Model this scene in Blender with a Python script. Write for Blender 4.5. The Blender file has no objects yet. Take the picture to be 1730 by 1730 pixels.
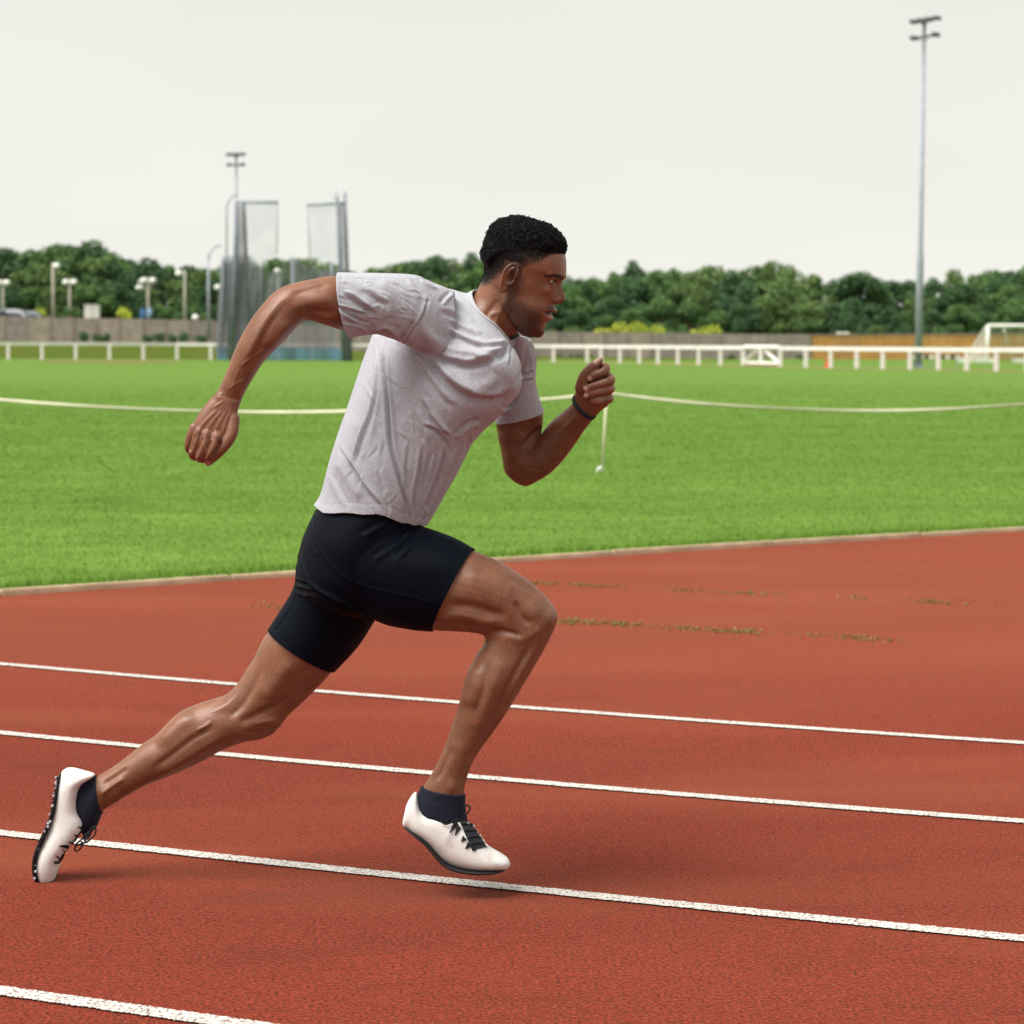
import bpy, bmesh, math, random
import numpy as np
from mathutils import Vector, Matrix
rng = np.random.default_rng(7); random.seed(7)
SC = bpy.context.scene
COL = SC.collection
# ---------------------------------------------------------------- camera
F_PX, CX, CY, HCAM = 3900.0, 865.0, 865.0, 1.217
PITCH = math.atan(289/3900.0); ROLL = math.radians(0.265)
cam = bpy.data.cameras.new('camera'); cam_o = bpy.data.objects.new('camera', cam); COL.objects.link(cam_o)
CM = Matrix.Translation((0, 0, HCAM)) @ Matrix.Rotation(math.pi/2 - PITCH, 4, 'X') @ Matrix.Rotation(ROLL, 4, 'Z')
cam_o.matrix_world = CM
cam.sensor_width = 36; cam.lens = 36*F_PX/1730.0
cam.clip_start = 0.1; cam.clip_end = 5000
cam.dof.use_dof = True; cam.dof.focus_distance = 4.98; cam.dof.aperture_fstop = 7.1; cam.dof.aperture_blades = 0
SC.camera = cam_o
SC.render.resolution_x = SC.render.resolution_y = 1024
# ---------------------------------------------------------------- sky and sun
SUN_EL, SUN_AZ = math.radians(60), math.radians(-118)      # azimuth from +Y towards +X
w = bpy.data.worlds.new('World'); SC.world = w; w.use_nodes = True
nt = w.node_tree; nt.nodes.clear()
N = nt.nodes.new; L = nt.links.new
sky = N('ShaderNodeTexSky'); sky.sky_type = 'NISHITA'; sky.sun_disc = False
sky.sun_elevation = SUN_EL; sky.sun_rotation = SUN_AZ; sky.air_density = 1; sky.dust_density = 6; sky.ozone_density = 1
bgA = N('ShaderNodeBackground'); bgA.inputs['Strength'].default_value = 0.05
hs = N('ShaderNodeHueSaturation'); hs.inputs['Saturation'].default_value = 0.25
L(sky.outputs[0], hs.inputs['Color']); L(hs.outputs[0], bgA.inputs['Color'])
# the even cloud deck of an overcast day
bgB = N('ShaderNodeBackground'); bgB.inputs['Strength'].default_value = 0.82
tc = N('ShaderNodeTexCoord'); nz = N('ShaderNodeTexNoise'); nz.inputs['Scale'].default_value = 2.2; nz.inputs['Detail'].default_value = 4
mp = N('ShaderNodeMapping'); mp.inputs['Scale'].default_value = (1, 1, 3)
L(tc.outputs['Generated'], mp.inputs['Vector']); L(mp.outputs[0], nz.inputs['Vector'])
rmp = N('ShaderNodeValToRGB'); rmp.color_ramp.elements[0].position = 0.3; rmp.color_ramp.elements[1].position = 0.7
rmp.color_ramp.elements[0].color = (0.87, 0.865, 0.80, 1); rmp.color_ramp.elements[1].color = (0.95, 0.945, 0.885, 1)
L(nz.outputs[0], rmp.inputs['Fac'])
# brightest at the horizon; dimmed up to the unseen zenith to cut fill light
sp = N('ShaderNodeSeparateXYZ'); L(tc.outputs['Generated'], sp.inputs[0]); cr_ = N('ShaderNodeValToRGB'); L(sp.outputs['Z'], cr_.inputs['Fac'])
cr_.color_ramp.elements[0].position = 0.0; cr_.color_ramp.elements[0].color = (1.06, 1.06, 1.06, 1); cr_.color_ramp.elements[1].position = 1.0; cr_.color_ramp.elements[1].color = (0.72, 0.72, 0.73, 1)
e_ = cr_.color_ramp.elements.new(0.16); e_.color = (0.93, 0.93, 0.93, 1)
mxc = N('ShaderNodeMix'); mxc.data_type = 'RGBA'; mxc.blend_type = 'MULTIPLY'; mxc.inputs[0].default_value = 1.0
L(rmp.outputs[0], mxc.inputs[6]); L(cr_.outputs[0], mxc.inputs[7]); L(mxc.outputs[2], bgB.inputs['Color'])
mxs = N('ShaderNodeMixShader'); mxs.inputs[0].default_value = 0.9
out = N('ShaderNodeOutputWorld')
L(bgA.outputs[0], mxs.inputs[1]); L(bgB.outputs[0], mxs.inputs[2]); L(mxs.outputs[0], out.inputs['Surface'])
sun = bpy.data.lights.new('sun', 'SUN'); sun.energy = 4.4; sun.angle = math.radians(44); sun.color = (1.0, 0.965, 0.90)
sun_o = bpy.data.objects.new('sun', sun); COL.objects.link(sun_o)
sd = Vector((math.sin(SUN_AZ)*math.cos(SUN_EL), math.cos(SUN_AZ)*math.cos(SUN_EL), math.sin(SUN_EL)))
sun_o.rotation_euler = sd.to_track_quat('Z', 'Y').to_euler()
vs = SC.view_settings; vs.view_transform = 'Standard'; vs.look = 'None'; vs.exposure = 0.4; vs.gamma = 1.0; vs.use_curve_mapping = False
SC.render.engine = 'CYCLES'
# ---------------------------------------------------------------- pixel helpers (photo pixels, 1730 wide)
R3 = CM.to_3x3()
def ray(u, v):
    return R3 @ Vector(((u-CX)/F_PX, -(v-CY)/F_PX, -1.0))
def G(u, v, z=0.0):                     # point on level z
    d = ray(u, v); t = (z-HCAM)/d.z
    return Vector((d.x*t, d.y*t, z))
def P(u, v, y):                         # point at depth y
    d = ray(u, v); t = y/d.y
    return Vector((d.x*t, y, HCAM+d.z*t))
def lerp_tab(tab, x):
    xs = [t[0] for t in tab]; return float(np.interp(x, xs, [t[1] for t in tab]))
# ---------------------------------------------------------------- object helpers
def link(o, parent=None):
    COL.objects.link(o)
    if parent is not None: o.parent = parent
    return o
def tag(o, label=None, cat=None, group=None, kind=None):
    if label: o['label'] = label
    if cat: o['category'] = cat
    if group: o['group'] = group
    if kind: o['kind'] = kind
    return o
def empty(name, loc=(0, 0, 0), rz=0):
    o = bpy.data.objects.new(name, None); o.location = loc; o.rotation_euler = (0, 0, rz); o.empty_display_size = 0.2
    return link(o)
def mesh_np(name, V, Fc, mat=None, smooth=False):
    me = bpy.data.meshes.new(name)
    V = np.asarray(V, dtype=np.float32)
    if isinstance(Fc, np.ndarray):
        n, k = Fc.shape
        me.vertices.add(len(V)); me.vertices.foreach_set('co', V.ravel())
        me.loops.add(n*k); me.loops.foreach_set('vertex_index', Fc.astype(np.int32).ravel())
        me.polygons.add(n); me.polygons.foreach_set('loop_start', np.arange(0, n*k, k, dtype=np.int32))
        me.update(calc_edges=True)
    else:
        me.from_pydata([tuple(map(float, v)) for v in V], [], Fc)
    if smooth: me.polygons.foreach_set('use_smooth', np.ones(len(me.polygons), dtype=bool))
    if mat: me.materials.append(mat)
    me.update()
    return me
def obj(name, me, parent=None):
    return link(bpy.data.objects.new(name, me), parent)
class MB:
    """collects shapes for one mesh"""
    def __init__(s): s.v = []; s.f = []
    def box(s, c, size, rz=0.0, rot=None):
        c = Vector(c); hx, hy, hz = size[0]/2, size[1]/2, size[2]/2
        M = rot if rot is not None else Matrix.Rotation(rz, 3, 'Z')
        b = len(s.v)
        for dx, dy, dz in ((-1,-1,-1),(1,-1,-1),(1,1,-1),(-1,1,-1),(-1,-1,1),(1,-1,1),(1,1,1),(-1,1,1)):
            s.v.append(c + M @ Vector((dx*hx, dy*hy, dz*hz)))
        for q in ((0,3,2,1),(4,5,6,7),(0,1,5,4),(1,2,6,5),(2,3,7,6),(3,0,4,7)): s.f.append([b+i for i in q])
        return s
    def tube(s, pts, rad, n=8, cap=True):
        pts = [Vector(p) for p in pts]
        if not hasattr(rad, '__len__'): rad = [rad]*len(pts)
        b = len(s.v); up = None
        for i, p in enumerate(pts):
            t = (pts[min(i+1, len(pts)-1)] - pts[max(i-1, 0)]).normalized()
            if up is None:
                up = Vector((0, 0, 1)) if abs(t.z) < 0.9 else Vector((1, 0, 0))
            a = t.cross(up)
            if a.length < 1e-6: a = t.orthogonal()
            a.normalize(); c = t.cross(a).normalized(); up = -c if False else up
            for k in range(n):
                an = 2*math.pi*k/n
                s.v.append(p + (a*math.cos(an) + c*math.sin(an))*rad[i])
        for i in range(len(pts)-1):
            for k in range(n):
                k2 = (k+1) % n
                s.f.append([b+i*n+k, b+i*n+k2, b+(i+1)*n+k2, b+(i+1)*n+k])
        if cap:
            s.f.append([b+k for k in range(n)][::-1]); e = b+(len(pts)-1)*n; s.f.append([e+k for k in range(n)])
        return s
    def ball(s, c, r, nu=10, nv=7, sz=1.0):
        c = Vector(c); b = len(s.v)
        for i in range(nv+1):
            ph = math.pi*i/nv
            for k in range(nu):
                th = 2*math.pi*k/nu
                s.v.append(c + Vector((r*math.sin(ph)*math.cos(th), r*math.sin(ph)*math.sin(th), r*sz*math.cos(ph))))
        for i in range(nv):
            for k in range(nu):
                k2 = (k+1) % nu
                s.f.append([b+i*nu+k, b+(i+1)*nu+k, b+(i+1)*nu+k2, b+i*nu+k2])
        return s
    def build(s, name, mat, parent=None, smooth=False, off=(0, 0, 0)):
        o = Vector(off)
        me = mesh_np(name, [tuple(Vector(p)-o) for p in s.v], s.f, mat, smooth)
        bm = bmesh.new(); bm.from_mesh(me); bmesh.ops.recalc_face_normals(bm, faces=bm.faces); bm.to_mesh(me); bm.free()
        return obj(name, me, parent)
# ---------------------------------------------------------------- materials
def mat_base(name):
    m = bpy.data.materials.new(name); m.use_nodes = True
    t = m.node_tree; b = t.nodes['Principled BSDF']
    return m, t, b
def mk(name, c1, c2=None, scale=20.0, rough=0.7, bump=0.0, bscale=None, stretch=(1, 1, 1), metal=0.0, detail=4, spec=0.4, lo=0.35, hi=0.65, island=False):
    """two-tone procedural material with optional fine relief"""
    m, t, b = mat_base(name)
    N, L = t.nodes.new, t.links.new
    b.inputs['Roughness'].default_value = rough; b.inputs['Metallic'].default_value = metal
    b.inputs['Specular IOR Level'].default_value = spec
    tc = N('ShaderNodeTexCoord'); mp = N('ShaderNodeMapping'); mp.inputs['Scale'].default_value = stretch
    L(tc.outputs['Object'], mp.inputs['Vector'])
    if c2 is None: c2 = tuple(x*0.8 for x in c1)
    nz = N('ShaderNodeTexNoise'); nz.inputs['Scale'].default_value = scale; nz.inputs['Detail'].default_value = detail
    L(mp.outputs[0], nz.inputs['Vector'])
    r = N('ShaderNodeValToRGB'); r.color_ramp.elements[0].position = lo; r.color_ramp.elements[1].position = hi
    r.color_ramp.elements[0].color = (*c2, 1); r.color_ramp.elements[1].color = (*c1, 1)
    L(nz.outputs[0], r.inputs['Fac'])
    src = r.outputs[0]
    if island:
        gi = N('ShaderNodeNewGeometry'); hv = N('ShaderNodeHueSaturation')
        mr = N('ShaderNodeMapRange'); mr.inputs['To Min'].default_value = 0.55; mr.inputs['To Max'].default_value = 1.5
        L(gi.outputs['Random Per Island'], mr.inputs['Value']); L(mr.outputs[0], hv.inputs['Value'])
        L(src, hv.inputs['Color']); src = hv.outputs[0]
    L(src, b.inputs['Base Color'])
    if bump:
        n2 = N('ShaderNodeTexNoise'); n2.inputs['Scale'].default_value = bscale or scale*6; n2.inputs['Detail'].default_value = 3
        L(mp.outputs[0], n2.inputs['Vector'])
        bp = N('ShaderNodeBump'); bp.inputs['Strength'].default_value = 1.0; bp.inputs['Distance'].default_value = bump
        L(n2.outputs[0], bp.inputs['Height']); L(bp.outputs[0], b.inputs['Normal'])
    return m
# ================================================================ SETTING
# ---- ground, track, infield
def track_material():
    m, t, b = mat_base('track_rubber')
    N, L = t.nodes.new, t.links.new
    tc = N('ShaderNodeTexCoord')
    def noise(scale, detail=2, st=(1, 1, 1)):
        mp = N('ShaderNodeMapping'); mp.inputs['Scale'].default_value = st; L(tc.outputs['Object'], mp.inputs['Vector'])
        n = N('ShaderNodeTexNoise'); n.inputs['Scale'].default_value = scale; n.inputs['Detail'].default_value = detail
        L(mp.outputs[0], n.inputs['Vector']); return n.outputs[0]
    def ramp(src, a, b_, c1, c2):
        r = N('ShaderNodeValToRGB'); r.color_ramp.elements[0].position = a; r.color_ramp.elements[1].position = b_
        r.color_ramp.elements[0].color = (*c1, 1); r.color_ramp.elements[1].color = (*c2, 1); L(src, r.inputs['Fac']); return r.outputs[0]
    def mix(mode, fac, a, b_):
        x = N('ShaderNodeMix'); x.data_type = 'RGBA'; x.blend_type = mode
        if hasattr(fac, 'node'): L(fac, x.inputs[0])
        else: x.inputs[0].default_value = fac
        for s, i in ((a, 6), (b_, 7)):
            if hasattr(s, 'node'): L(s, x.inputs[i])
            else: x.inputs[i].default_value = (*s, 1)
        return x.outputs[2]
    gr = noise(125, 4)
    base = ramp(gr, 0.32, 0.66, (0.046, 0.0035, 0.003), (0.325, 0.043, 0.023))
    big = ramp(noise(0.55, 3, (0.6, 1.6, 1)), 0.35, 0.7, (0.84, 0.84, 0.85), (1.04, 1.02, 1.0))
    base = mix('MULTIPLY', 1.0, base, big)
    stain = ramp(noise(2.6, 5, (0.6, 1.5, 1)), 0.30, 0.42, (0.80, 0.80, 0.82), (1, 1, 1)); base = mix('MULTIPLY', 1.0, base, stain)
    fine = ramp(noise(28, 4), 0.3, 0.75, (0.80, 0.78, 0.78), (1.10, 1.12, 1.12))
    base = mix('MULTIPLY', 1.0, base, fine)
    # worn, dusty ground towards the infield: brownish film
    dust = ramp(noise(0.9, 5, (0.45, 1.4, 1)), 0.5, 0.75, (0, 0, 0), (0.55, 0.55, 0.55))
    # apron inside the lanes: more dust, plus grazing-view brightening put into the colour
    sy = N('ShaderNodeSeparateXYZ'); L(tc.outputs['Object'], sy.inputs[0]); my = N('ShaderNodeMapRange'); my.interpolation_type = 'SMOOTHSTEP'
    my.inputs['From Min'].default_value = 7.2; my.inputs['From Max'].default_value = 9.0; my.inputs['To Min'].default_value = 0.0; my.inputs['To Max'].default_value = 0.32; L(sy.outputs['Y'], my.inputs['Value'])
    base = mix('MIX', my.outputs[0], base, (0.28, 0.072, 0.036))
    base = mix('MIX', dust, base, (0.25, 0.064, 0.031))
    vo = N('ShaderNodeTexVoronoi'); vo.inputs['Scale'].default_value = 62; L(tc.outputs['Object'], vo.inputs['Vector'])
    n9 = noise(9, 2)
    sp = ramp(vo.outputs['Distance'], 0.055, 0.10, (1, 1, 1), (0, 0, 0))
    gate = ramp(noise(47, 1), 0.58, 0.62, (0, 0, 0), (1, 1, 1))
    spg = mix('MULTIPLY', 1.0, sp, gate)
    base = mix('MIX', spg, base, (0.46, 0.36, 0.30))
    L(base, b.inputs['Base Color'])
    b.inputs['Roughness'].default_value = 0.9; b.inputs['Specular IOR Level'].default_value = 0.08; b.inputs['Sheen Weight'].default_value = 0.26; b.inputs['Sheen Roughness'].default_value = 0.3; b.inputs['Sheen Tint'].default_value = (1.0, 0.42, 0.25, 1)
    bp = N('ShaderNodeBump'); bp.inputs['Distance'].default_value = 0.013; bp.inputs['Strength'].default_value = 1.0
    L(gr, bp.inputs['Height']); L(bp.outputs[0], b.inputs['Normal'])
    return m
def line_material():
    m, t, b = mat_base('line_paint')
    N, L = t.nodes.new, t.links.new
    tc = N('ShaderNodeTexCoord')
    n = N('ShaderNodeTexNoise'); n.inputs['Scale'].default_value = 170; n.inputs['Detail'].default_value = 2; L(tc.outputs['Object'], n.inputs['Vector'])
    r = N('ShaderNodeValToRGB'); e = r.color_ramp.elements
    e[0].position = 0.37; e[0].color = (0.10, 0.035, 0.03, 1); e[1].position = 0.47; e[1].color = (0.58, 0.55, 0.51, 1)
    L(n.outputs[0], r.inputs['Fac'])
    L(r.outputs[0], b.inputs['Base Color']); b.inputs['Roughness'].default_value = 0.7
    bp = N('ShaderNodeBump'); bp.inputs['Distance'].default_value = 0.004; L(n.outputs[0], bp.inputs['Height']); L(bp.outputs[0], b.inputs['Normal'])
    return m
def grass_material(name, c1, c2, s=1.0):
    m, t, b = mat_base(name)
    N, L = t.nodes.new, t.links.new
    tc = N('ShaderNodeTexCoord')
    def noise(scale, detail, st):
        mp = N('ShaderNodeMapping'); mp.inputs['Scale'].default_value = st; L(tc.outputs['Object'], mp.inputs['Vector'])
        n = N('ShaderNodeTexNoise'); n.inputs['Scale'].default_value = scale; n.inputs['Detail'].default_value = detail; L(mp.outputs[0], n.inputs['Vector']); return n.outputs[0]
    def ramp(src, a, b_, c1, c2):
        r = N('ShaderNodeValToRGB'); r.color_ramp.elements[0].position = a; r.color_ramp.elements[1].position = b_
        r.color_ramp.elements[0].color = (*c1, 1); r.color_ramp.elements[1].color = (*c2, 1); L(src, r.inputs['Fac']); return r.outputs[0]
    base = ramp(noise(14*s, 6, (1, 1, 1)), 0.3, 0.7, c2, c1)
    big = ramp(noise(0.5, 4, (0.10, 1.0, 1)), 0.35, 0.65, (0.89, 0.91, 0.86), (1.08, 1.05, 1.06))
    mid = ramp(noise(2.4, 4, (0.5, 1.0, 1)), 0.35, 0.65, (0.86, 0.88, 0.82), (1.1, 1.08, 1.15))
    for k in (big, mid):
        x = N('ShaderNodeMix'); x.data_type = 'RGBA'; x.blend_type = 'MULTIPLY'; x.inputs[0].default_value = 1
        L(base, x.inputs[6]); L(k, x.inputs[7]); base = x.outputs[2]
    gi = N('ShaderNodeNewGeometry'); hv = N('ShaderNodeHueSaturation'); mr = N('ShaderNodeMapRange')
    mr.inputs['To Min'].default_value = 0.78; mr.inputs['To Max'].default_value = 1.2
    L(gi.outputs['Random Per Island'], mr.inputs['Value'])
    if name.startswith('blade'): L(mr.outputs[0], hv.inputs['Value'])
    L(base, hv.inputs['Color']); L(hv.outputs[0], b.inputs['Base Color'])
    b.inputs['Roughness'].default_value = 0.8; b.inputs['Specular IOR Level'].default_value = 0.06
    if name.startswith('blade'):       # thin leaves pass light
        tl = N('ShaderNodeBsdfTranslucent'); L(hv.outputs[0], tl.inputs['Color']); mx = N('ShaderNodeMixShader'); mx.inputs[0].default_value = 0.4
        L(b.outputs[0], mx.inputs[1]); L(tl.outputs[0], mx.inputs[2]); L(mx.outputs[0], t.nodes['Material Output'].inputs['Surface'])
    return m
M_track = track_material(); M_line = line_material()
M_grass = grass_material('turf', (0.124, 0.222, 0.035), (0.088, 0.170, 0.022))
M_blade = grass_material('blade_green', (0.158, 0.275, 0.042), (0.110, 0.212, 0.026))
M_rough = mk('rough_grass', (0.060, 0.110, 0.016), (0.095, 0.10, 0.026), 0.5, 0.95, detail=6, spec=0.0)
M_concrete = mk('kerb_concrete', (0.58, 0.45, 0.31), (0.44, 0.32, 0.21), 9, 0.85, bump=0.003, bscale=120)
M_soil = mk('soil', (0.22, 0.135, 0.055), (0.14, 0.15, 0.03), 0.7, 0.9)
M_redsoil = mk('red_cinder', (0.24, 0.085, 0.04), (0.18, 0.10, 0.04), 0.6, 0.9)
def sheet(name, poly, z, mat, parent=None):
    return obj(name, mesh_np(name, [(p[0], p[1], z) for p in poly], [list(range(len(poly)))], mat), parent)
ground = tag(sheet('ground', [(-900, -60), (900, -60), (900, 2500), (-900, 2500)], -0.06, M_rough), kind='structure')
# kerb line (photo pixels of its foot on the track)
kpx = [(0, 1006), (250, 991), (500, 975), (700, 961), (850, 951), (1025, 940), (1200, 928), (1400, 915), (1560, 907), (1730, 899)]
kp = [G(u, v) for u, v in kpx]
def resample(pts, step, ext0=0, ext1=0):
    pts = [Vector(p) for p in pts]
    if ext0: pts = [pts[0] + (pts[0]-pts[1]).normalized()*ext0] + pts
    if ext1: pts = pts + [pts[-1] + (pts[-1]-pts[-2]).normalized()*ext1]
    s = [0]
    for a, b in zip(pts, pts[1:]): s.append(s[-1] + (b-a).length)
    n = max(2, int(s[-1]/step)); q = np.linspace(0, s[-1], n+1)
    return [Vector((np.interp(x, s, [p.x for p in pts]), np.interp(x, s, [p.y for p in pts]), np.interp(x, s, [p.z for p in pts]))) for x in q]
def fit(pts, deg, step, e0, e1):
    """smooth curve y(x) through ground points"""
    c = np.polyfit([p.x for p in pts], [p.y for p in pts], deg)
    x0, x1 = pts[0].x-e0, pts[-1].x+e1
    return [Vector((x, float(np.polyval(c, x)), 0)) for x in np.arange(x0, x1+step, step)]
KC = fit(kp, 2, 0.25, 6, 8)
track_poly = [(-40, -20), (60, -20)] + [(60, KC[-1].y)] + [(p.x, p.y+0.02) for p in KC[::-1]] + [(-40, KC[0].y)]
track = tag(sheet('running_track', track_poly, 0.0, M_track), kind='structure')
field = tag(sheet('grass_field', [(p.x, p.y+0.03) for p in KC] + [(60, KC[-1].y), (130, 150), (130, 172), (-130, 172), (-130, 40), (-40, KC[0].y)], 0.022, M_grass), kind='structure')
# kerb of separate stones
kerb = tag(empty('kerb'), kind='structure')
seg = [p for p in KC]
for i in range(0, len(seg)-4, 4):
    a, b = seg[i], seg[i+4]; d = (b-a); ln = d.length; an = math.atan2(d.y, d.x)
    c = (a+b)/2
    bm = bmesh.new(); bmesh.ops.create_cube(bm, size=1)
    bmesh.ops.scale(bm, vec=(ln-0.006, 0.05, 0.085), verts=bm.verts)
    bmesh.ops.bevel(bm, geom=list(bm.edges), offset=0.008, segments=2, affect='EDGES')
    me = bpy.data.meshes.new('kerb_stone'); bm.to_mesh(me); bm.free(); me.materials.append(M_concrete)
    o = obj('kerb_stone', me, kerb); o.location = (c.x, c.y+0.03, -0.014+random.uniform(-0.003, 0.003)); o.rotation_euler = (random.uniform(-.02, .02), random.uniform(-.003, .003), an)
# lane lines: 50 mm paint, edges ragged by the granules
lines_px = [
 [(0, 1123), (200, 1140), (390, 1156.5), (600, 1174), (775, 1187), (865, 1195), (1025, 1208), (1250, 1224), (1500, 1241), (1730, 1256)],
 [(0, 1239), (200, 1258.5), (420, 1281), (600, 1296), (787, 1312), (1025, 1333), (1250, 1352), (1500, 1372), (1730, 1389)],
 [(0, 1409), (150, 1425), (300, 1442), (500, 1464), (700, 1484), (900, 1504), (1200, 1536), (1500, 1565), (1730, 1588)],
 [(0, 1676), (150, 1697), (300, 1718), (400, 1732)]]
for li, px in enumerate(lines_px):
    pts = [G(u, v) for u, v in px]
    deg = 2 if len(px) > 5 else 1
    C = fit(pts, deg, 0.004 if li > 0 else 0.006, 5.0, 5.0)
    V = []; hw = 0.026
    n = len(C)
    j1 = rng.normal(0, 0.0016, n); j2 = rng.normal(0, 0.0016, n)
    for i, p in enumerate(C):
        t = (C[min(i+1, n-1)] - C[max(i-1, 0)]).normalized(); nn = Vector((-t.y, t.x, 0))
        V.append(p + nn*(hw+j1[i])); V.append(p - nn*(hw+j2[i]))
    V = np.array([(p.x, p.y, 0.004) for p in V])
    i = np.arange(n-1); Fc = np.stack([2*i, 2*i+1, 2*i+3, 2*i+2], 1)
    obj('lane_line', mesh_np('lane_line', V, Fc, M_line), track)
# ---- turf blades: dense near the kerb, thinner farther out (one uncountable mass)
def kerb_y(x): return float(np.interp(x, [p.x for p in KC], [p.y for p in KC]))
def blades(n, y0, y1, hmin, hmax, wid, follow=False):
    x = rng.uniform(-1, 1, n); 
    if follow:
        X = x*7.5; y = np.interp(X, [p.x for p in KC], [p.y for p in KC]) + 0.055 + rng.power(0.55, n)*0 + rng.uniform(0, 1, n)**1.25*(y1-y0)
    else:
        y = y0 + (y1-y0)*rng.uniform(0, 1, n)**1.3; X = x*(y*0.26+2.5)
    h = rng.uniform(hmin, hmax, n); a = rng.uniform(0, 2*np.pi, n)
    lean = rng.normal(0, 0.5, (n, 2))*h[:, None]
    B = np.stack([X, y, np.full(n, 0.015)], 1)
    W = np.stack([np.cos(a), np.sin(a), np.zeros(n)], 1)*wid
    T = B + np.stack([lean[:, 0], lean[:, 1], h], 1)
    return np.stack([B-W, B+W, T], 1).reshape(-1, 3)
def field_blades(n):
    """log-even in distance: blades near, broader tufts far, so the cover stays even"""
    y = np.exp(rng.uniform(math.log(10.5), math.log(75), n)); X = rng.uniform(-1, 1, n)*(y*0.32+4.0)
    ky = np.interp(X, [p.x for p in KC], [p.y for p in KC]) + 0.06
    m = (y > ky) & (rng.uniform(0, 1, n) > np.clip((y-28)/42, 0, 1)); y, X = y[m], X[m]; n = len(y)
    f = y/13.0; h = rng.uniform(0.012, 0.028, n)*np.minimum(f**0.3, 1.6); wid = 0.0028*f**0.8*rng.uniform(0.7, 1.3, n); a = rng.uniform(0, 2*np.pi, n)
    lean = rng.normal(0, 0.55, (n, 2))*h[:, None]
    B = np.stack([X, y, np.full(n, 0.016)], 1); W = np.stack([np.cos(a), np.sin(a), np.zeros(n)], 1)*wid[:, None]
    return np.stack([B-W, B+W, B+np.stack([lean[:, 0], lean[:, 1], h], 1)], 1).reshape(-1, 3)
Vb = np.concatenate([field_blades(700000), blades(9000, 0, 0.25, 0.03, 0.06, 0.003, True)])
Fb = np.arange(len(Vb)).reshape(-1, 3)
turf = obj('turf_blades', mesh_np('turf_blades', Vb, Fb, M_blade))
tag(turf, 'short mown green grass of the infield beside the red track', 'grass', kind='stuff')
# ---- moss in the worn joints of the track
M_moss = mk('moss', (0.26, 0.17, 0.06), (0.13, 0.13, 0.03), 20, 0.95, island=True)
mv = []
for (pa, pb, n, dens) in (((860, 984), (1710, 1024), 1500, 0.62), ((950, 1050), (1560, 1086), 1400, 0.56), ((440, 1022), (490, 1034), 50, 0.3)):
    A, B = G(*pa), G(*pb)
    t = rng.uniform(0, 1, n)
    keep = (np.sin(t*37+1)+np.sin(t*91)+np.sin(t*213+2)+np.sin(t*17))*0.25 + rng.normal(0, 0.22, n) > dens - 0.55*(1-t)**0.6
    t = t[keep]
    q = A[0]+(B[0]-A[0])*t, A[1]+(B[1]-A[1])*t
    for x, y in zip(*q):
        x += rng.normal(0, 0.03); y += rng.normal(0, 0.05); r = rng.uniform(0.003, 0.011); a = rng.uniform(0, 6.28); h = rng.uniform(0.004, 0.012)
        for k in range(3):
            b = a + k*2.1; mv += [(x, y, 0.001), (x+r*math.cos(b), y+r*math.sin(b), h), (x+r*math.cos(b+1.2), y+r*math.sin(b+1.2), h*0.6)]
mo = obj('moss', mesh_np('moss', np.array(mv), np.arange(len(mv)).reshape(-1, 3), M_moss)); tag(mo, 'broken strips of dry moss growing along the track joints', 'moss', kind='stuff')
# ---- far soil strips under the rail fence, bank on the left
fbase = [(-160, 607.5), (14, 607.5), (297, 607.5), (640, 609.5), (935, 611.5), (1255, 618), (1318, 620), (1683, 627), (1900, 631)]
def fpt(u): return G(u, lerp_tab(fbase, u), 0.022)
pl = [fpt(u) for u in range(-160, 1901, 20)]
Vs = []
for i, p in enumerate(pl):
    t = (pl[min(i+1, len(pl)-1)] - pl[max(i-1, 0)]).normalized(); nn = Vector((-t.y, t.x, 0))
    wd = 1.2 + 1.0*rng.uniform()
    if i*20-160 < 960: wd *= 0.45
    Vs += [(p - nn*wd), (p + nn*(wd+0.6))]
Vs = np.array([(v.x, v.y, 0.028) for v in Vs]); i = np.arange(len(pl)-1)
tag(obj('soil_strip', mesh_np('soil_strip', Vs, np.stack([2*i, 2*i+2, 2*i+3, 2*i+1], 1), M_soil)), kind='structure')
c = G(185, 612, 0.03); ring = [(c.x + 3.4*math.cos(a)*(1+0.15*math.sin(3*a)), c.y + 4.2*math.sin(a)*(1+.2*math.sin(2*a+1)), 0.033) for a in np.linspace(0, 2*math.pi, 40, endpoint=False)]
tag(obj('dirt_patch', mesh_np('dirt_patch', ring, [list(range(40))], M_redsoil)), kind='structure')
WALL_Y = 165.0
wall_top_px = [(-120, 533), (0, 535), (340, 541), (590, 552), (900, 560), (1340, 565), (1900, 562)]
def wall_top(u): return P(u, lerp_tab(wall_top_px, u), WALL_Y)
def bank_z(x):      # ground level at the foot of the panel wall
    u = CX + x*F_PX/WALL_Y
    return max(0.0, wall_top(u).z - 1.8) if u < 1150 else 0.0
nx, ny = 60, 14
V = []; 
for j in range(ny):
    f = j/(ny-1)
    for i_ in range(nx):
        x = -60 + 75*i_/(nx-1); yb = 139.5 if x < 2 else 150
        y = yb + (WALL_Y+60-yb)*f
        rise = min(1.0, (y-yb)/(WALL_Y-4-yb)); rise = rise*rise*(3-2*rise)
        V.append((x, y, 0.0 + bank_z(x)*rise + 0.03 + 0.05*math.sin(x*1.3+y*0.7)*rise))
Fc = np.array([[j*nx+i_, j*nx+i_+1, (j+1)*nx+i_+1, (j+1)*nx+i_] for j in range(ny-1) for i_ in range(nx-1)])
tag(obj('grass_bank', mesh_np('grass_bank', np.array(V), Fc, M_rough, True)), kind='structure')
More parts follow.
